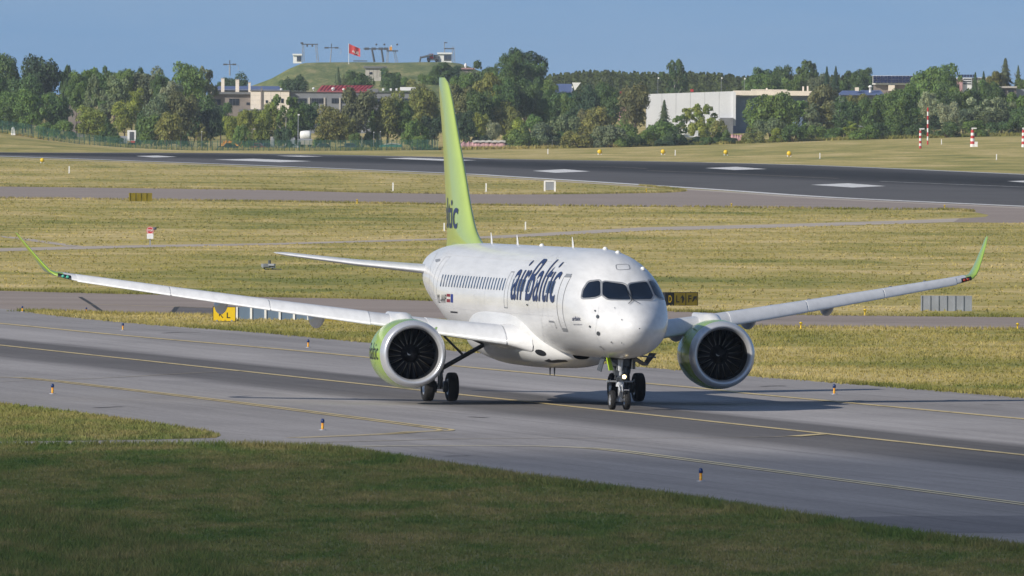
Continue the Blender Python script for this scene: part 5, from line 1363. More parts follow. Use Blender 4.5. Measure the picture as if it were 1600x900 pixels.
def tpylon(px, yb, yt, arm, label, Y=HY - 6, tilt=0, thick=1.6):
    B = hill_thing('lift_pylon', px, yb, label, 'pylon', Y, 'ski lift pylons'); S = pxm(Y)
    a = B.loc(px, yb, 0); b_ = B.loc(px + tilt, yt, 0); MB().tube(a, b_, thick / 2 / S, thick * .42 / S, 10).build('mast', M['grey'], B.o)
    B.box('crossarm', px + tilt - arm, px + tilt + arm, yt, yt + 1.3, M['grey_dark'], -.2, .4)
    for sg in (-1, 1): B.box('sheave_bank', px + tilt + sg * arm * .8 - 3, px + tilt + sg * arm * .8 + 3, yt - .6, yt + 1.9, M['grey_dark'], -.5, .5)
    MB().tube(B.loc(px + tilt, yt, 0), B.loc(px + tilt, yt - 6, 0), .12, n=6).build('finial', M['grey_dark'], B.o)
    mb = MB(); q0 = B.loc(px + tilt + arm, yt, 0)
    for k in range(6):
        a0 = B.loc(px + tilt + arm + 3 + 2.2 * math.sin(k * .5), yt + 1 + k * 1.6, 0); a1 = B.loc(px + tilt + arm + 3 + 2.2 * math.sin((k + 1) * .5), yt + 1 + (k + 1) * 1.6, 0); mb.tube(a0, a1, .06, n=4)
    mb.build('hanger_cable', M['grey'], B.o); return B
tpylon(516, 97.5, 74, 10, 'single leaning T-shaped lift pylon right of the steel portal', tilt=2)
tpylon(359, 118, 100, 9, 'lone T-shaped lift pylon rising behind the factory chimneys', Y=4350, thick=2.6)
B = hill_thing('lift_station', 595, 97, 'lift drive station with two slanting pylons and wheel banks in the middle of the hill', 'ski lift'); S = pxm(B.Y)
for (x0, x1) in ((585, 581), (599, 596)): MB().tube(B.loc(x0, 97, 0), B.loc(x1, 76, 0), 1.7 / S, 1.4 / S, 10).build('mast', M['grey_dark'], B.o)
B.box('crossarm', 568, 607, 75.5, 77.3, M['grey_dark'], -.2, .5)
for x in (573, 584, 595, 603): B.box('sheave_bank', x - 3.5, x + 3.5, 74.2, 78.2, M['grey_dark'], -.5, .5)
for x in (588, 600.5, 620.5): MB().lathe(B.loc(x, 69.5, 0), (0, -1, 0), [(-.1, .02), (-.1, .28), (.1, .28), (.1, .02)], 10).build('wheel', M['grey_dark'], B.o)
lat(B, (620, 99), (616, 78), 4, 3, 0, 'lattice_leg', M['grey']); lat(B, (605, 98), (606, 78), 2.5, 2, .5, 'lattice_leg', M['grey'])
B.box('platform', 604, 622, 78.5, 80.5, M['grey_dark'], -.8, 2); B.box('orange_box', 608.5, 612.5, 73, 79, M['orange'], -.6, 1.2); B.box('white_post', 610.5, 612, 70.5, 73, M['whitep'], -.6, .4)
B.box('shelter_roof', 552, 574, 94.4, 96, M['grey_dark'], -1.5, 3)
B = hill_thing('flagpole', 545, 112, 'red flag with white lettering flying from a thin pole on the hill', 'flag', HY - 40); S = pxm(B.Y)
MB().tube(B.loc(545, 118, 0), B.loc(545, 67.5, 0), .10, .06, 8).build('pole', M['whitep'], B.o)
rows = []
for k in range(15):
    u = k / 14; x = 545.3 + 17.5 * u; sag = 7.5 * u; row = []
    for v in np.linspace(0, 1, 6): 
        q = B.loc(x, 68.5 + sag + v * (14.5 - 1.5 * u), 0); q.y += .3 * math.sin(u * 9 + v) * u; row.append(q)
    rows.append(row)
fl = MB().grid(rows).build('flag', M['redp'], B.o)
bm = text_bm('AGA', .1, .02)
def fn(u, v):
    uu = .42 + .5 * u; x = 545.3 + 17.5 * uu; vv = .68 - .36 * v; q = B.loc(x, 68.5 + 7.5 * uu + vv * (14.5 - 1.5 * uu), 0); q.y += .3 * math.sin(uu * 9 + vv) * uu - .06; return q
bpy.data.objects.remove(onto(bm, fn, 'lettering', M['whitep'], fl)) if False else None
mb = MB()
for (u0, v0, u1, v1) in ((.30, .78, .38, .50), (.38, .50, .45, .78), (.33, .68, .43, .68), (.52, .50, .52, .78), (.52, .78, .62, .78), (.69, .50, .69, .70), (.66, .78, .69, .70), (.76, .50, .76, .78), (.76, .50, .90, .50), (.76, .64, .88, .64), (.90, .78, .76, .78)):
    Q = []
    for (u, v) in ((u0, v0), (u1, v1)):
        q = B.loc(545.3 + 17.5 * u, 68.5 + 7.5 * u + v * (14.5 - 1.5 * u), 0); q.y += .3 * math.sin(u * 9 + v) * u - .1; Q.append(q)
    mb.tube(Q[0], Q[1], .07, n=4)
mb.build('lettering', M['whitep'], fl); bm.free()
B = hill_thing('telehandler', 668, 96, 'red and black telescopic loader with a raised boom parked on the hill', 'loader'); S = pxm(B.Y)
B.box('chassis', 667, 686, 89.5, 94.5, M['grey_dark'], -.5, 2); B.box('cab', 671, 677, 84, 91, M['redp'], -.7, 1.4); B.box('engine_cover', 677.5, 684, 85.5, 90, M['grey_dark'], -.6, 1.8)
MB().tube(B.loc(676, 85.5, -1), B.loc(657.5, 90, -1), .35, .25, 8).build('boom', M['grey_dark'], B.o); MB().tube(B.loc(657.5, 88, -1), B.loc(656, 97, -1), .25, .2, 8).build('attachment', M['grey_dark'], B.o)
for x in (670, 682): MB().lathe(B.loc(x, 94.5, -1.2), (0, 1, 0), [(0, .05), (0, .45), (.5, .45), (.5, .05)], 12).build('wheel', M['tyre'], B.o)
B = hill_thing('lift_tower', 701, 97, 'thin steel tower with arms rising behind the larger white cabin', 'pylon', HY); lat(B, (709, 98), (708, 73), 4, 3, 0, 'lattice_leg', M['grey']); MB().tube(B.loc(694.5, 84, 0), B.loc(694.5, 65, 0), .14, .1, 6).build('mast', M['grey'], B.o)
B.box('crossarm', 694, 710, 75, 77, M['grey_dark'], -.2, .5); B.box('sensor', 694, 699, 66, 67.5, M['grey_dark'], -.2, .4)
B = hill_thing('concrete_bunker', 586, 122, 'pale concrete bunker with a flat roof set into the hillside', 'bunker', HY - 110)
wl_ = B.box('wall', 571, 595.5, 106.5, None, M['concrete'], 0, 5); B.box('roof_slab', 568, 604, 103.5, 106.5, M['greyroof'], -.6, 7); B.box('side_wall', 595.7, 602, 106.5, None, M['slate_shade'], 1.0, 4); B.window(577, 581.5, 112.5, 116, 0, 1, wl_)  # side wall carries shade in its colour, front stays pale
for k in (1, 2, 3): B.box('joint', 571 + k * 6, 571.3 + k * 6, 107, 122, M['brownwall'], -.03, .06, wl_)
B = hill_thing('brown_hut', 728, 118, 'dark reddish hut with a pale flat roof on the right shoulder of the hill', 'hut', HY - 60); B.box('wall', 720, 740, 108, None, M['brownwall'], 0, 5); B.box('roof_slab', 717, 742, 106, 108.3, M['pink'], -.6, 6); MB().lathe(B.loc(727.5, 103, 0), (0, 0, 1), [(-.6, .12), (0, .4), (.5, .3), (.8, .02)], 10).build('white_cap', M['whitep'], B.o)

# ---- things along the edge of the trees
def heap(name, px0, px1, yt, yb, mat, label, cat, Y, seed, rag=.4):
    B = Bld(name, (px0 + px1) / 2, Y, label, cat); rows = []; rg = random.Random(seed); L = 34
    hs = [rg.uniform(.75, 1) for _ in range(L)]
    for t in np.linspace(0, math.pi, 10):
        row = []
        for k in range(L):
            x = px0 + (px1 - px0) * k / (L - 1); e = min(1, k / 3, (L - 1 - k) / 3) ** .5 if 0 < k < L - 1 else .02
            top = B.loc(x, yb + (yt - yb) * hs[k] * e, 0).z; row.append(Vector((B.loc(x, yb, 0).x, -2.2 * math.cos(t), -.3 + (top + .3) * math.sin(t) ** .6)))
        rows.append(row)
    mb = MB(); mb.grid(rows, smooth=False); link_mesh('cover', fix(mb.mesh('cover')), mat, B.o); return B
B = heap('covered_heap', 716, 793, 220, 233, M['pink'], 'long low heap under faded pink and white sheeting right of the tail fin', 'heap', 3480, 3)
rows = []
for sg in (0, 1):
    rows.append([B.loc(738 + 52 * k / 20, 219.2 + sg * 3.2 + .5 * math.sin(k * 1.7), -1.2 - sg * .6) for k in range(21)])
MB().grid(rows).build('white_sheet', M['concrete'], B.o); rows = [[B.loc(738 + 52 * k / 20, 219.2 + .5 * math.sin(k * 1.7), -1.2 + s_ * 2.4) for k in range(21)] for s_ in (0, 1)]; MB().grid(rows).build('white_sheet', M['concrete'], B.o)
B = heap('covered_heap', 1110, 1169, 208.5, 222, M['pink'], 'low pinkish-brown sheeted heap in front of the white hangar', 'heap', 3560, 5)
B = heap('covered_heap', 345, 392, 218, 232, M['orange'], 'low rusty orange heap behind the fence left of the parked cars', 'heap', 3490, 8)
# green arched shelter
B = Bld('tunnel_shelter', 612, 3470, 'green arched tarpaulin shelter beside the runway left of the tail fin', 'shelter'); rows = []
for px in (592, 600, 612, 628):
    rows.append([Vector((B.loc(px, 230, 0).x, -1.6 * math.cos(t), -.2 + (B.loc(px, 225.5 if px > 595 else 227, 0).z + .2) * math.sin(t))) for t in np.linspace(0, math.pi, 12)])
MB().grid(rows).build('tarpaulin', M['tarp'], B.o)
mb = MB(); Q = [B.loc(x, y, -.4) for x, y in ((600, 226), (612, 224.2), (622, 225), (628, 229), (632, 236))]
for i in range(4): mb.tube(Q[i], Q[i + 1], .16, n=6)
mb.build('hoop', M['concrete'], B.o)
# vehicles seen past the fence
def make_car(o, L=4.3, W=1.75, Hh=1.45, col=M['grey'], van=False):
    h1 = .55 * Hh; rows = []
    prof = [(-.5, .28, .62), (-.49, h1 * .95, .9), (-.22, h1 * 1.05, .95), (-.12, Hh, .78), (.22, Hh, .78), (.40, h1 * 1.08, .93), (.49, h1, .9), (.5, .30, .62)] if not van else [(-.5, .3, .9), (-.49, h1, .95), (-.40, Hh * .97, .9), (-.35, Hh, .9), (.48, Hh, .9), (.5, Hh * .9, .95), (.5, .6, .95), (.5, .3, .9)]
    mb = MB(); n_ = len(prof)
    for s_ in (-1, 1): mb.add([(x * L, s_ * W / 2 * w, z) for x, z, w in prof], [tuple(range(n_))])
    v = [(x * L, s_ * W / 2 * w, z) for s_ in (-1, 1) for x, z, w in prof]; mb.add(v, [(k, (k + 1) % n_, n_ + (k + 1) % n_, n_ + k) for k in range(n_)])
    link_mesh('body', fix(mb.mesh('body')), col, o)
    for s_ in (-1, 1): MB().add([(x * L, s_ * (W / 2 * .9 + .02), z) for x, z in ((-.19, h1 * 1.1), (.36, h1 * 1.12), (.21, Hh * .95), (-.1, Hh * .95))], [(0, 1, 2, 3)]).build('side_window', M['winglass'], o)
    for x in (-.31, .31):
        for s_ in (-1, 1): MB().lathe((x * L, s_ * W * .42, .31), (0, 1, 0), [(-.1, .03), (-.1, .31), (.1, .31), (.1, .03)], 12).build('wheel', M['tyre'], o)
M['carblue'] = plain('dark_blue_car_paint', (.03, .05, .10), .3, 0, .1, 2, .5); M['cardark'] = plain('black_car_paint', (.03, .03, .035), .3, 0, .1, 2, .5); M['carred'] = plain('dark_red_car_paint', (.2, .03, .03), .3, 0, .1, 2, .5)
for (px, mt, lab, rz) in ((357, 'cardark', 'black parked car behind the fence, leftmost by the rusty heap', .1), (400, 'carred', 'dark red parked car behind the fence below the beige factory wall', -.2), (416, 'carblue', 'dark blue parked car behind the fence, in the middle of the row', .15), (452, 'grey', 'grey parked car behind the fence next to the lamp post', 0), (503, 'cardark', 'black parked car behind the fence, right of the white tank trailer', .2), (545, 'carblue', 'dark blue parked car half hidden by the tall tree', 0)):
    B = Bld('parked_car', px, 3475, lab, 'car', 'cars parked behind the fence'); B.o.rotation_euler.z = rz; make_car(B.o, col=M[mt])
B = Bld('grey_container', 425.5, 3470, 'upright pale grey container behind the fence', 'container'); B.box('shell', 422.5, 429.5, 213.5, None, M['concrete'], 0, 2); B.box('door', 423.5, 428.5, 215, 229, M['grey'], -.1, .1)
B = Bld('tank_trailer', 477, 3480, 'white rounded tank on a grey trailer behind the fence', 'trailer'); S = pxm(3480)
MB().lathe(B.loc(468.5, 211, 0), (1, 0, 0), [(0, .3), (.1, .78), (.9, .92), (1.9, .95), (2.25, .8), (2.3, .3), (2.31, .01)], 20, cap0=True).build('tank', M['whitep'], B.o)
B.box('frame', 466, 488, 217, 222, M['grey'], -.6, 1.6); B.box('cab', 450, 461, 215, 226, M['grey'], -.4, 1.8); B.box('fender', 470, 487, 219, 226, M['concrete'], -1.0, .6)
for x in (454, 471, 484): MB().lathe(B.loc(x, 226, -.9), (0, 1, 0), [(0, .05), (0, .45), (.4, .45), (.4, .05)], 12).build('wheel', M['tyre'], B.o)
B = Bld('box_truck', 206, 3480, 'white and dark box truck half hidden by trees at the left', 'truck'); B.box('cargo_box', 199, 212, 203.5, 220, M['whitep'], 0, 4); B.box('rear_door', 202.5, 209, 206, 219, M['grey_dark'], -.1, .12); B.box('tail_lamps', 203, 211, 220, 223, M['redp'], -.15, .3); B.box('cab', 180, 198.5, 212.5, 224, M['grey'], .5, 3)
for x in (203, 209): MB().lathe(B.loc(x, 226, .2), (0, 1, 0), [(0, .05), (0, .5), (.4, .5), (.4, .05)], 12).build('wheel', M['tyre'], B.o)
# parked white light aircraft in front of the hangar
def light_aircraft(px, py, L, label, rz, Y=3520, sc=1.0):
    B = Bld('light_aircraft', px, Y, label, 'small aircraft', 'white light aircraft parked by the hangar'); o = B.o; o.rotation_euler.z = rz; o.location.z = at(px, py, Y).z - .1
    MB().lathe((-L * .45, 0, 1.1), (1, 0, 0), [(0, .05), (.15, .42), (.8, .62), (2.0, .66), (L * .55, .42), (L * .95, .12), (L, .04)], 14).build('fuselage', M['whitep'], o)
    MB().box((-L * .15, 0, 1.75), (1.4, L * 1.25, .16)).build('wing', M['whitep'], o)
    rows = [[(L * .40, y, 1.2), (L * .58, y, 1.2), (L * .60, y, 2.5), (L * .50, y, 2.5)] for y in (-.06, .06)]; MB().grid(rows, closed=True).add(rows[0], [(0, 1, 2, 3)]).add(rows[1], [(3, 2, 1, 0)]).build('tail_fin', M['whitep'], o)
    MB().box((L * .5, 0, 1.35), (.8, 2.4, .1)).build('tailplane', M['whitep'], o)
    for (x, y) in ((-L * .35, 0), (-L * .1, .9), (-L * .1, -.9)): MB().tube((x, y * .5, .9), (x, y, .3), .06, n=6).lathe((x, y - .06, .25), (0, 1, 0), [(0, .04), (0, .25), (.14, .25), (.14, .04)], 10).build('wheel', M['tyre'], o)
light_aircraft(1070, 222, 5.0, 'white light aircraft nearest the bushes, left of the group before the hangar', .35)
light_aircraft(1086, 217, 4.6, 'white light aircraft in the middle of the group before the hangar', .6, 3540)
light_aircraft(1101, 216, 4.4, 'white light aircraft at the right of the group before the hangar', -.3, 3550)
# white hut on the bank
B = Bld('marker_hut', 20.5, 3430, 'small white hut with a domed cap on the bank at the far left', 'hut')
q = ground(20.5, 211); B.o.location = q; B.Y = q.y; B.x = q.x; B.z = q.z; S = pxm(q.y)
MB().box((0, 0, 4.5 / S), (7 / S, .8, 9 / S), taper=.75).build('wall', M['whitep'], B.o); MB().lathe((0, 0, 9 / S), (0, 0, 1), [(0, .35), (.2, .35), (.45, .2), (.5, .01)], 12).build('cap', M['whitep'], B.o)
# lamp posts
def mk_lamp():
    o = thing('lamp_post', (0, 0, 0), '', 'lamp post'); MB().tube((0, 0, 0), (0, 0, 4), .055, .035, 8).build('pole', M['grey'], o); MB().box((.05, -.25, 4.05), (.22, .4, .14)).build('lamp_head', M['whitep'], o); MB().lathe((0, 0, 0), (0, 0, 1), [(0, .15), (.5, .13), (.55, .07)], 8).build('base', M['grey'], o); return o
lp = [(315, 205, 'lamp post behind the fence in front of the dark trees at the left'), (565.5, 204, 'lamp post before the tall brownish tree left of the tail fin'), (584, 206, 'lamp post between the tall brownish tree and the tail fin, middle of three'), (594, 205, 'lamp post left of the tail fin, rightmost of three'), (466, 178, 'tall thin lamp post beside the white tank trailer'), (863, 219, 'short lamp post before the bushes right of the pink heap'), (1366, 210, 'short lamp post before the dark trees right of the hangar')]
sp_ = []
for px, yt, _ in lp:
    Y_ = 3455; q = at(px, yt, Y_); zb = gz(q.x, Y_); sp_.append((Vector((q.x, Y_, zb)), max(.3, (q.z - zb) / 4.14)))
group_root(mk_lamp, sp_, [l for _, _, l in lp], 'lamp posts along the tree line')
for (px, yt, yb, Y_, lab) in ((893.5, 134, 168, 3700, 'thin lattice mast with white boxes right of the blue-roofed house'), (1028, 120, 134, 4100, 'short white mast above the left end of the hangar'), (1127, 120, 141, 4100, 'white mast above the right end of the hangar'), (1163, 121, 142, 4100, 'thin mast with a white lamp bank above the hangar roof')):
    B = Bld('aerial_mast', px, Y_, lab, 'mast', 'thin masts above the trees'); MB().tube(B.loc(px, yb, 0) + Vector((0, 0, -6)), B.loc(px, yt, 0), .06, .045, 6).build('pole', M['grey'], B.o); MB().box(B.loc(px + .9, yt + 2, 0), (.3, .25, .35)).build('aerial_box', M['whitep'], B.o)
# fence: posts and wire, following the foot of the bank
FP = [(-60, 201), (0, 205.5), (35, 210), (60, 214.5), (95, 221), (130, 226.5), (175, 232), (220, 236), (300, 237.5), (400, 237), (500, 236.5), (600, 236), (690, 235.5)]
fo = thing('boundary_fence', (0, 0, 0), 'long green wire mesh fence along the bank and the runway at the left', 'fence')
fx = [f_[0] for f_ in FP]; fy = [f_[1] for f_ in FP]; pts = []
for px in np.arange(-60, 691, 8.0):
    q = at(px, float(np.interp(px, fx, fy)), 3440); pts.append(Vector((q.x, 3440, q.z)))
FH = 2.2; PMB = MB().tube((0, 0, -.3), (0, 0, FH + .1), .05, n=6).mesh('fence_post'); PMB.materials.append(M['fence'])
for p in pts: o = link_mesh('fence_post', PMB, None, fo); o.location = p
for i in range(len(pts) - 1):
    a, b_ = pts[i], pts[i + 1]; mb = MB(); n_ = 9
    for k in range(n_):
        q = a.lerp(b_, (k + .5) / n_); mb.box((q.x, q.y, q.z + FH / 2), (.035, .02, FH))
    for z in np.linspace(.1, FH, 7): mb.add([a + Vector((0, 0, z)), b_ + Vector((0, 0, z)), b_ + Vector((0, 0, z + .035)), a + Vector((0, 0, z + .035))], [(0, 1, 2, 3)])
    mb.build('wire_panel', M['fence'], fo)

# ================================================================== TREES
def crown_mesh(name, kind, seed, nleaf=3600):
    """many small leaf-clump faces over lobes spread through the crown; unit height, base at 0"""
    rg = np.random.default_rng(seed); lobes = []
    if kind == 'round':
        for k in range(30):
            d = rg.normal(size=3); d /= np.linalg.norm(d); r = rg.uniform(.35, 1.0) ** .6; zz = .54 + .36 * math.copysign(abs(d[2]) ** .8, d[2]) * r
            wd = .37 * (1.0 if zz > .45 else .55 + zz) / max(.62, math.hypot(d[0], d[1])) ** .5
            lobes.append((d[0] * wd * r, d[1] * wd * r, zz, rg.uniform(.09, .19)))
        lobes.append((0, 0, .58, .27)); lobes.append((0, 0, .36, .24))
    elif kind == 'tall':
        for k in range(28):
            z = rg.uniform(.10, .92); R = .26 * math.sin(math.pi * min(1, (z + .06) * .9)) ** .6; g = rg.uniform(0, 6.283); r = rg.uniform(.2, 1) * R
            lobes.append((r * math.cos(g), r * math.sin(g), z, rg.uniform(.06, .13)))
    elif kind == 'airy':
        for k in range(42):
            z = rg.uniform(.14, .96); R = .38 * math.sin(math.pi * min(1, (z + .02) * .9)) ** .5; g = rg.uniform(0, 6.283); r = rg.uniform(.2, 1.05) * R
            lobes.append((r * math.cos(g), r * math.sin(g), z, rg.uniform(.04, .11)))
    elif kind == 'poplar':
        for k in range(18):
            z = rg.uniform(.1, .95); R = .12 * math.sin(math.pi * min(1, z * .9 + .06)) ** .5; g = rg.uniform(0, 6.283)
            lobes.append((R * math.cos(g), R * math.sin(g), z, rg.uniform(.05, .09) * (1.3 - z * .6)))
    elif kind == 'bush':
        for k in range(16):
            g = rg.uniform(0, 6.283); r = rg.uniform(0, 1) ** .5 * .42; z = rg.uniform(.15, .78) * (1 - .5 * (r / .45) ** 2)
            lobes.append((r * math.cos(g), r * math.sin(g), z, rg.uniform(.12, .23)))
    V = []; Tn = []
    if kind == 'spruce':
        n = nleaf; z = 1 - rg.random(n) ** .75 * .92; tier = (z * 15) % 1.0
        g = rg.uniform(0, 6.283, n); R = (1 - z) * .34 * (.42 + .7 * (1 - tier)) * (1 + .35 * np.sin(g * 5 + np.floor(z * 15) * 2.1)) + .006; r = R * rg.uniform(.35, 1.0, n) ** .5
        P = np.stack([r * np.cos(g), r * np.sin(g), z - r * .25], 1); N = np.stack([np.cos(g) * .5, np.sin(g) * .5, np.full(n, .9)], 1); sz = rg.uniform(.010, .022, n); tn = .6 + .5 * (r / (R + 1e-6)) * rg.uniform(.7, 1.1, n)
    else:
        w = np.array([l[3] ** 2 for l in lobes]); w /= w.sum(); idx = rg.choice(len(lobes), nleaf, p=w); L = np.array(lobes)[idx]
        d = rg.normal(size=(nleaf, 3)); d /= np.linalg.norm(d, axis=1)[:, None]; d[:, 2] = np.where(d[:, 2] < -.35, -d[:, 2], d[:, 2])
        rr = L[:, 3] * rg.uniform(.70, 1.14, nleaf); P = L[:, :3] + d * rr[:, None]; P[:, 2] = np.clip(P[:, 2], .02, 1.2)
        N = d + rg.normal(0, .45, (nleaf, 3)); sz = rg.uniform(.010, .026, nleaf) * (1.25 if kind in ('bush',) else 1)
        lt = rg.uniform(.78, 1.2, len(lobes)); tn = lt[idx] * rg.uniform(.75, 1.2, nleaf)
    N /= np.linalg.norm(N, axis=1)[:, None]; a = np.cross(N, rg.normal(size=N.shape)); a /= np.linalg.norm(a, axis=1)[:, None]; b_ = np.cross(N, a)
    s = sz[:, None]; n = len(P); el = rg.uniform(.7, 1.4, n)[:, None]
    Q = np.stack([P - a * s * el, P - b_ * s, P + a * s * el, P + b_ * s], 1)
    zt = np.quantile(Q[..., 2], .995); Q[..., 2] *= 1 / max(zt, .01)
    me = np_mesh(name, Q.reshape(-1, 3), np.arange(n * 4).reshape(-1, 4), 4)
    ca = me.color_attributes.new("tint", 'FLOAT_COLOR', 'POINT'); t4 = np.repeat(tn, 4); hue = np.repeat(rg.uniform(-.08, .08, n), 4)
    ca.data.foreach_set("color", np.stack([t4 * (1 + hue), t4, t4 * (1 - hue), np.ones(n * 4)], 1).astype(np.float32).ravel())
    me.materials.append(M['foliage']); return me
def trunk_mesh(name, kind, seed, mat):
    rg = random.Random(seed); mb = MB(); r = .028 if kind != 'poplar' else .02
    if kind == 'bush':
        for k in range(5):
            g = rg.uniform(0, 6.28); mb.tube((0, 0, 0), (.2 * math.cos(g), .2 * math.sin(g), .45), .018, .006, 5)
    else:
        top = .9 if kind in ('spruce', 'poplar') else .62
        mb.tube((0, 0, -.02), (.01, 0, top * .5), r, r * .7, 7).tube((.01, 0, top * .5), (0, .01, top), r * .7, r * .25, 7)
        for k in range(7):
            z = rg.uniform(.25, top); g = rg.uniform(0, 6.28); L = rg.uniform(.12, .28) * (.5 if kind in ('spruce', 'poplar') else 1)
            mb.tube((0, 0, z), (L * math.cos(g), L * math.sin(g), z + L * .8), r * .4, r * .12, 5)
    me = mb.mesh(name); me.materials.append(mat); return me
KINDS = {'round': 4, 'tall': 3, 'airy': 2, 'poplar': 2, 'bush': 4, 'spruce': 2}
CR = {k: [crown_mesh('crown', k, 100 + 17 * i + len(k), 7000 if k == 'round' else 5200 if k in ('tall', 'spruce') else 4200) for i in range(n)] for k, n in KINDS.items()}
TRK = {k: [trunk_mesh('trunk', k, 7 * i + len(k), M['birchbark'] if k == 'airy' else M['bark']) for i in range(n)] for k, n in KINDS.items()}
WID = {'round': .50, 'tall': .32, 'airy': .40, 'poplar': .19, 'bush': .52, 'spruce': .24}
COLS = {'dark': (0.093, 0.156, 0.056), 'mid': (0.139, 0.218, 0.059), 'yellow': (0.264, 0.317, 0.066), 'olive': (0.225, 0.237, 0.073), 'silver': (0.344, 0.383, 0.237), 'greygreen': (0.185, 0.231, 0.125), 'brown': (0.185, 0.196, 0.09), 'deep': (0.064, 0.112, 0.059)}
WORDS = {'dark': 'dark green', 'mid': 'mid green', 'yellow': 'yellow-green', 'olive': 'olive green', 'silver': 'pale silvery', 'greygreen': 'grey-green', 'brown': 'brownish green', 'deep': 'very dark'}
SPEC = {'round': 'round-crowned tree', 'tall': 'tall narrow tree', 'airy': 'loose airy tree', 'poplar': 'slender poplar', 'bush': 'bush', 'spruce': 'pointed spruce'}
ROWY = {0: 3462, 1: 3540, 2: 3640, 3: 3780, 4: 3930, 5: 4150, 6: 4330, 7: 4480}
SEG = [(-99, 'above the far left bank'), (112, 'left of the box truck'), (215, 'left of the factory'), (345, 'below the beige factory wall'), (455, 'below the grey factory wall'), (535, 'below the red roof'), (640, 'beside the green tail fin'), (715, 'above the pink heap'), (800, 'below the blue-roofed house'), (905, 'left of the white hangar'), (1020, 'before the white hangar'), (1150, 'right of the hangar wall'), (1275, 'below the blue-grey roofs'), (1400, 'behind the striped posts'), (1520, 'at the right edge')]
ROWW = {0: 'in the front row', 1: 'in the near rank', 2: 'in the second rank', 3: 'in the rear rank', 4: 'rising at the back', 5: 'on the skyline', 6: 'on the hill foot', 7: 'on the far skyline'}
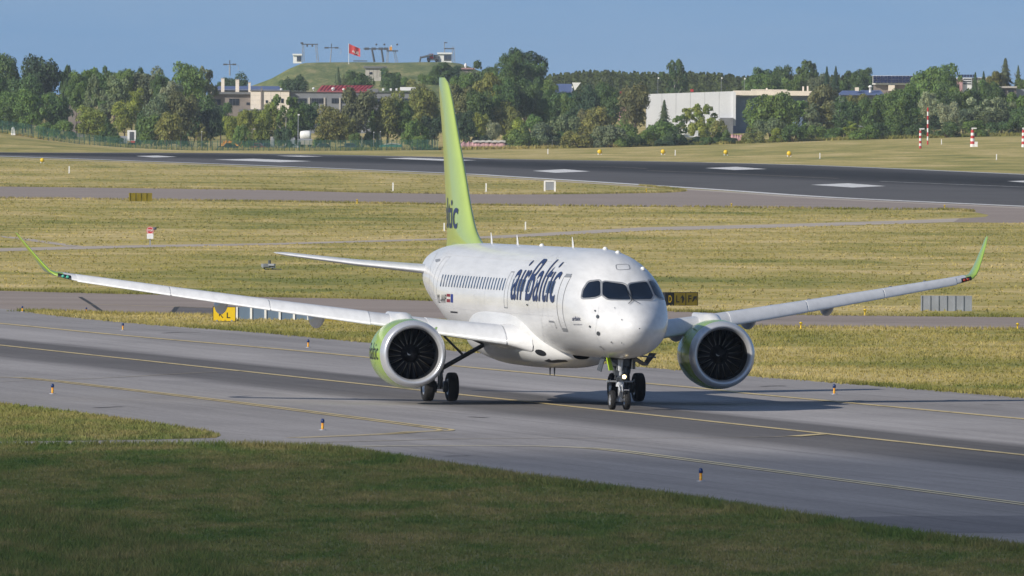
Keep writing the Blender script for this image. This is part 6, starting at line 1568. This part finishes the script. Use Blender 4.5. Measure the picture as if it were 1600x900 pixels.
TREES = '''5 86 30 round dark 3|62 89 36 round deep 3|100 104 15 tall dark 3|122 116 16 round mid 3|140 108 18 tall mid 3|160 105 13 tall dark 3|178 120 18 round mid 3|195 109 16 round mid 3|217 108 15 tall dark 3|-12 120 25 round dark 2|130 113 22 round mid 4|155 110 24 round dark 4|180 113 22 round mid 4|206 110 22 round dark 4|236 112 22 round mid 4|258 122 18 round dark 4|112 112 20 round dark 4|40 118 26 round dark 2
148 118 18 airy greygreen 2|185 120 24 round greygreen 2|120 128 18 round mid 2|15 143 28 round mid 1|50 140 30 round mid 1|88 146 28 round dark 1|140 167 25 round yellow 1|100 188 18 bush mid 0|75 192 18 bush mid 0|35 178 28 round dark 1|5 180 24 bush dark 1|195 158 20 round yellow 1|212 138 15 round yellow 2|170 185 18 bush dark 1|170 150 20 tall greygreen 2|182 212 14 bush dark 0
228 107 26 round greygreen 3|250 118 16 round dark 3|292 99 28 round mid 3|322 107 18 airy greygreen 3|308 118 20 round dark 3|268 128 20 round silver 2|248 148 26 round greygreen 1|283 145 30 round brown 1|318 150 30 round dark 2|345 162 22 round dark 2|330 168 20 round deep 1|240 180 24 bush mid 1|300 185 24 bush dark 1|315 194 10 tall olive 0|225 175 18 bush dark 1|262 176 22 bush olive 1
366 176 22 round yellow 1|386 172 16 round yellow 1|377 196 15 bush mid 0|408 172 20 round yellow 1|372 116 26 round deep 6|352 122 14 round dark 6|425 160 18 round yellow 1|447 150 22 airy mid 1|436 176 22 round olive 1|415 196 16 bush dark 1|462 165 18 round mid 1|482 160 20 round dark 1|442 200 13 bush deep 0|460 190 16 bush mid 1
515 166 25 round olive 1|507 190 20 bush mid 1|540 180 20 round olive 1|560 139 30 round brown 1|548 165 20 round brown 1|557 208 12 bush mid 0|606 143 32 round olive 1|590 170 20 round mid 1|628 160 18 round mid 1|463 119 20 round deep 6|448 126 12 round dark 6|528 106 16 spruce greygreen 6|560 112 22 round dark 6|545 116 14 round greygreen 6|612 108 18 round dark 6|630 122 16 round mid 6|580 205 14 bush dark 1
660 137 26 round olive 2|640 150 24 round dark 2|675 182 20 round deep 1|645 188 22 bush mid 0|658 212 16 bush mid 0|680 160 20 round mid 2|690 98 20 round dark 7|704 104 18 round deep 7|672 114 18 round mid 7|650 125 20 round olive 6|722 118 22 round mid 5|752 97 22 tall dark 5|738 112 18 round mid 5|772 100 16 round dark 5|800 82 24 round dark 4|822 78 30 round deep 4|836 98 18 round dark 4|790 104 24 round mid 4
762 116 30 round olive 3|725 134 26 round brown 2|750 142 24 round dark 2|790 124 26 round dark 2|830 122 22 round dark 3|725 174 18 round deep 1|748 177 15 round yellow 1|770 188 13 round silver 1|757 200 14 bush deep 1|805 186 24 bush yellow 1|735 196 16 bush deep 1|790 160 26 round olive 2|712 150 20 round olive 2|770 150 20 round mid 2
820 132 22 round dark 2|857 126 22 round mid 3|868 142 24 round dark 2|842 150 22 round mid 2|893 148 18 round mid 2|915 134 28 round deep 2|945 130 22 round dark 3|955 140 22 round dark 2|993 131 27 round brown 1|930 136 20 round dark 2|818 196 22 bush mid 0|850 192 26 bush greygreen 0|832 180 18 bush mid 1|880 180 24 bush greygreen 1|905 198 24 bush olive 0|935 168 28 round olive 1|912 172 18 bush brown 1|955 196 24 bush greygreen 0|985 200 22 bush mid 0|1010 206 16 bush yellow 0|878 206 18 bush dark 0|930 208 20 bush dark 0|972 176 20 bush mid 1|900 160 22 round dark 2
1038 157 16 spruce greygreen 1|1030 190 25 bush mid 0|1052 200 18 bush dark 0|1012 212 18 bush greygreen 0|1080 168 22 airy yellow 1|1100 163 20 airy yellow 1|1090 185 18 bush yellow 1|1125 188 16 bush olive 1|1062 180 14 airy mid 1|1054 94 20 airy dark 7|1128 198 11 bush mid 1|1085 214 14 bush deep 0|1140 216 14 bush deep 0|1110 214 14 bush dark 0|1040 215 16 bush deep 0
1204 146 34 round mid 1|1182 168 20 round mid 1|1205 185 22 bush greygreen 0|1178 200 18 bush olive 0|1225 150 24 round mid 1|1245 156 22 tall mid 1|1265 162 18 tall greygreen 1|1285 134 30 round brown 2|1282 165 20 tall olive 1|1300 160 20 tall greygreen 1|1320 152 26 round dark 1|1340 148 22 round olive 2|1362 150 26 round mid 1|1384 148 22 tall greygreen 2|1402 148 24 round mid 1|1330 190 13 tall yellow 0|1390 204 11 bush yellow 0|1215 200 12 bush yellow 0|1240 195 16 bush dark 0|1350 190 20 bush mid 0|1375 192 18 bush dark 0|1310 200 18 bush mid 0|1270 196 18 bush mid 0|1292 205 14 bush dark 0
1195 107 20 round dark 7|1220 104 22 round dark 7|1210 118 24 round mid 6|1252 96 18 tall mid 6|1267 97 12 tall dark 6|1292 105 12 spruce deep 6|1306 105 13 spruce deep 6|1328 112 16 tall dark 6|1348 107 16 round dark 6|1240 122 20 round mid 6|1278 116 16 round greygreen 6|1312 125 16 round mid 6|1180 116 18 round mid 7|1360 128 14 round olive 6|1335 128 18 round mid 6|1350 118 20 round dark 6
1465 102 36 round mid 4|1445 116 22 round dark 4|1486 112 20 round mid 4|1524 114 12 spruce dark 5|1537 113 12 spruce deep 5|1571 92 21 spruce greygreen 5|1591 104 12 spruce greygreen 5|1556 112 16 round olive 5|1545 126 20 round mid 4|1605 120 18 round mid 5
1412 132 24 round mid 2|1432 138 22 round mid 2|1452 144 16 round silver 1|1480 140 24 round dark 2|1500 138 20 round mid 2|1482 160 20 round silver 1|1520 140 22 round dark 2|1535 154 26 airy silver 1|1565 153 28 round greygreen 1|1592 146 22 round mid 2|1602 166 22 round dark 1|1555 136 22 round dark 2|1420 170 26 round dark 1|1460 172 24 round deep 1|1505 170 26 round greygreen 1|1550 170 28 round greygreen 1|1595 175 20 bush dark 0|1440 185 20 bush dark 0|1480 190 22 bush dark 0|1525 188 22 bush mid 0|1565 190 22 bush dark 0|1400 180 20 bush mid 0'''
tl = []
for ln in TREES.split('\n'):
    for it in ln.split('|'):
        w = it.split(); tl.append((float(w[0]), float(w[1]), float(w[2]), w[3], w[4], int(w[5])))
def seg_of(x):
    r = SEG[0][1]
    for a, t in SEG:
        if x >= a: r = t
    return r
buck = {}
for t in tl: buck.setdefault((t[4], t[3], t[5], seg_of(t[0])), []).append(t)
ORD = ['leftmost', 'second', 'third', 'fourth', 'fifth', 'sixth']
first = {}; rt = random.Random(5)
for i, (px, yt, hw, kind, colr, row) in enumerate(tl):
    Y_ = ROWY[row] + rt.uniform(-25, 25); q = at(px, yt, Y_); zb = gz(q.x, Y_) - .2
    if row == 7 and 660 < px < 720: zb = q.z - 7.0
    H = max(1.5, q.z - zb); k = i % KINDS[kind]
    root = first.get((kind, k))
    if root is None:
        root = empty(SPEC[kind].split()[-1] if kind in ('bush',) else {'round': 'broadleaf_tree', 'tall': 'tall_tree', 'airy': 'birch_tree', 'poplar': 'poplar_tree', 'spruce': 'spruce_tree'}[kind])
        link_mesh('crown', CR[kind][k], None, root); link_mesh('trunk', TRK[kind][k], None, root); first[(kind, k)] = root
    else: root = copy_tree(root)
    wid = hw / pxm(Y_) / WID[kind] * 1.08
    root.location = (q.x, Y_, zb); root.rotation_euler = (0, 0, rt.uniform(0, 6.28)); root.scale = (wid, wid, H)
    cc = COLS[colr]; j = rt.uniform(.88, 1.14)
    kz = min(1.0, 3.4 * (2 * hw / pxm(Y_)) / H) if kind in ('round', 'tall', 'airy') else 1.0
    if kind == 'round': kz = min(1.0, 1.55 * (2 * hw / pxm(Y_)) / H)
    for ch in root.children:
        if ch.name.startswith('crown'): ch.scale = (1, 1, kz); ch.location = (0, 0, 1 - kz)
        if ch.name.startswith('crown'): ch.color = (cc[0] * j * rt.uniform(.93, 1.07), cc[1] * j, cc[2] * j * rt.uniform(.9, 1.1), 1)
    same = sorted(buck[(colr, kind, row, seg_of(px))]); n_ = same.index((px, yt, hw, kind, colr, row))
    pre = '' if len(same) == 1 else (ORD[n_] + (' of the ' + str(len(same)) if False else '') + ' ' if n_ == 0 else ORD[min(n_, 5)] + ' from left ')
    lab = (pre + WORDS[colr] + ' ' + SPEC[kind] + ' ' + ROWW[row] + ' ' + seg_of(px)).strip()
    tag(root, lab, 'bush' if kind == 'bush' else 'tree', 'bushes along the edge of the airfield' if kind == 'bush' else 'trees beyond the runway')
# far wood on the skyline: one mass, uncountable
n = 52000; rg = np.random.default_rng(77); px = rg.uniform(835, 1440, n)
crest = np.interp(px, [835, 860, 900, 940, 980, 1030, 1070, 1130, 1160, 1200, 1260, 1330, 1440], [126, 119, 114, 112, 115, 116, 114, 117, 122, 118, 118, 122, 124])
bump_ = 2.6 * np.sin(px * .55 + 2 * np.sin(px * .13)) + 2.0 * np.sin(px * 1.1 + 1.3) + 1.2 * np.sin(px * 2.3)
yy = crest + bump_ * .7 + rg.random(n) ** 1.3 * 40 ; Yf = 4950 + rg.uniform(-90, 90, n) - (yy - crest) * 3.0
P = np.array([tuple(at(a, b_, c_)) for a, b_, c_ in zip(px, yy, Yf)]); N = rg.normal(size=(n, 3)) + np.array([0, -.5, .5]); N /= np.linalg.norm(N, axis=1)[:, None]
a = np.cross(N, rg.normal(size=N.shape)); a /= np.linalg.norm(a, axis=1)[:, None]; b_ = np.cross(N, a); s = rg.uniform(.22, .52, n)[:, None]
Q = np.stack([P - a * s, P - b_ * s, P + a * s, P + b_ * s], 1); me = np_mesh('far_wood', Q.reshape(-1, 3), np.arange(n * 4).reshape(-1, 4), 4)
ca = me.color_attributes.new("tint", 'FLOAT_COLOR', 'POINT'); cl = .75 + .35 * np.sin(px * .31 + 1.7 * np.sin(px * .07)) * .5 + rg.uniform(-.15, .2, n)
t4 = np.repeat(cl, 4); ca.data.foreach_set("color", np.stack([t4 * 1.02, t4, t4 * .95, np.ones(n * 4)], 1).astype(np.float32).ravel())
fw = link_mesh('far_wood', me, M['foliage']); fw.color = (.085, .115, .035, 1); tag(fw, 'long even line of woodland on the skyline above the hangar', 'wood', kind='stuff')
# low weeds along the foot of the trees and on the bank
FOOT = [(-100, 196), (0, 204), (60, 214), (130, 224), (220, 233), (300, 236), (500, 235.5), (700, 234.5), (850, 232.5), (1000, 229), (1130, 225), (1300, 219.5), (1450, 215.5), (1600, 212.5), (1700, 210)]
edge = []
for k in range(len(FOOT) - 1):
    for t in np.linspace(0, 1, 8, endpoint=False):
        xx = FOOT[k][0] + (FOOT[k + 1][0] - FOOT[k][0]) * t; q = at(xx, 220, 3452); edge.append((q.x, 3452))
tag(tufts('weeds', None if False else [(0, 0), (1, 0), (1, 1)], 5200, 1.0, .5, .8, edge=edge), 'tall weeds along the foot of the tree line', 'weeds')

# ================================================================== CLOUD AND AIR
# the cloud that shades the near verge: high above and behind the camera's left, far outside the frame
DC = 1700.0
bm = bmesh.new(); bmesh.ops.create_icosphere(bm, subdivisions=5, radius=1.0)
from mathutils import noise as mn
for v in bm.verts:
    d = v.co.normalized(); k = 1 + .16 * mn.noise(d * 2.3) + .08 * mn.noise(d * 5.1); v.co = Vector((d.x * 340 * k, d.y * 165 * k, (d.z * 70 if d.z > 0 else d.z * 30) * k))
me = bpy.data.meshes.new('cloud'); bm.to_mesh(me); bm.free(); me.polygons.foreach_set("use_smooth", [True] * len(me.polygons))
m = bpy.data.materials.new('cloud_vapour'); m.use_nodes = True; nt = m.node_tree; nt.nodes.clear()
out = nd(nt, "ShaderNodeOutputMaterial"); pv = nd(nt, "ShaderNodeVolumePrincipled"); pv.inputs["Density"].default_value = .0066; pv.inputs["Color"].default_value = (.95, .96, .98, 1); nt.links.new(pv.outputs[0], out.inputs[1])
cl = link_mesh('cloud', me, m); cl.location = Vector((-10, 336, 0)) + SUN_TO * DC; tag(cl, 'pale grey cumulus cloud high above the near verge', 'cloud', kind='stuff')
# thin summer haze
mb = MB(); mb.box((0, 2900, 14), (1400, 6600, 34)); m = bpy.data.materials.new('thin_haze'); m.use_nodes = True; nt = m.node_tree; nt.nodes.clear()
out = nd(nt, "ShaderNodeOutputMaterial"); pv = nd(nt, "ShaderNodeVolumePrincipled"); pv.inputs["Density"].default_value = .00003; pv.inputs["Color"].default_value = (.78, .88, 1, 1); nt.links.new(pv.outputs[0], out.inputs[1])
hz = mb.build('haze', m); tag(hz, 'thin blue summer haze over the airfield', 'haze', kind='stuff')
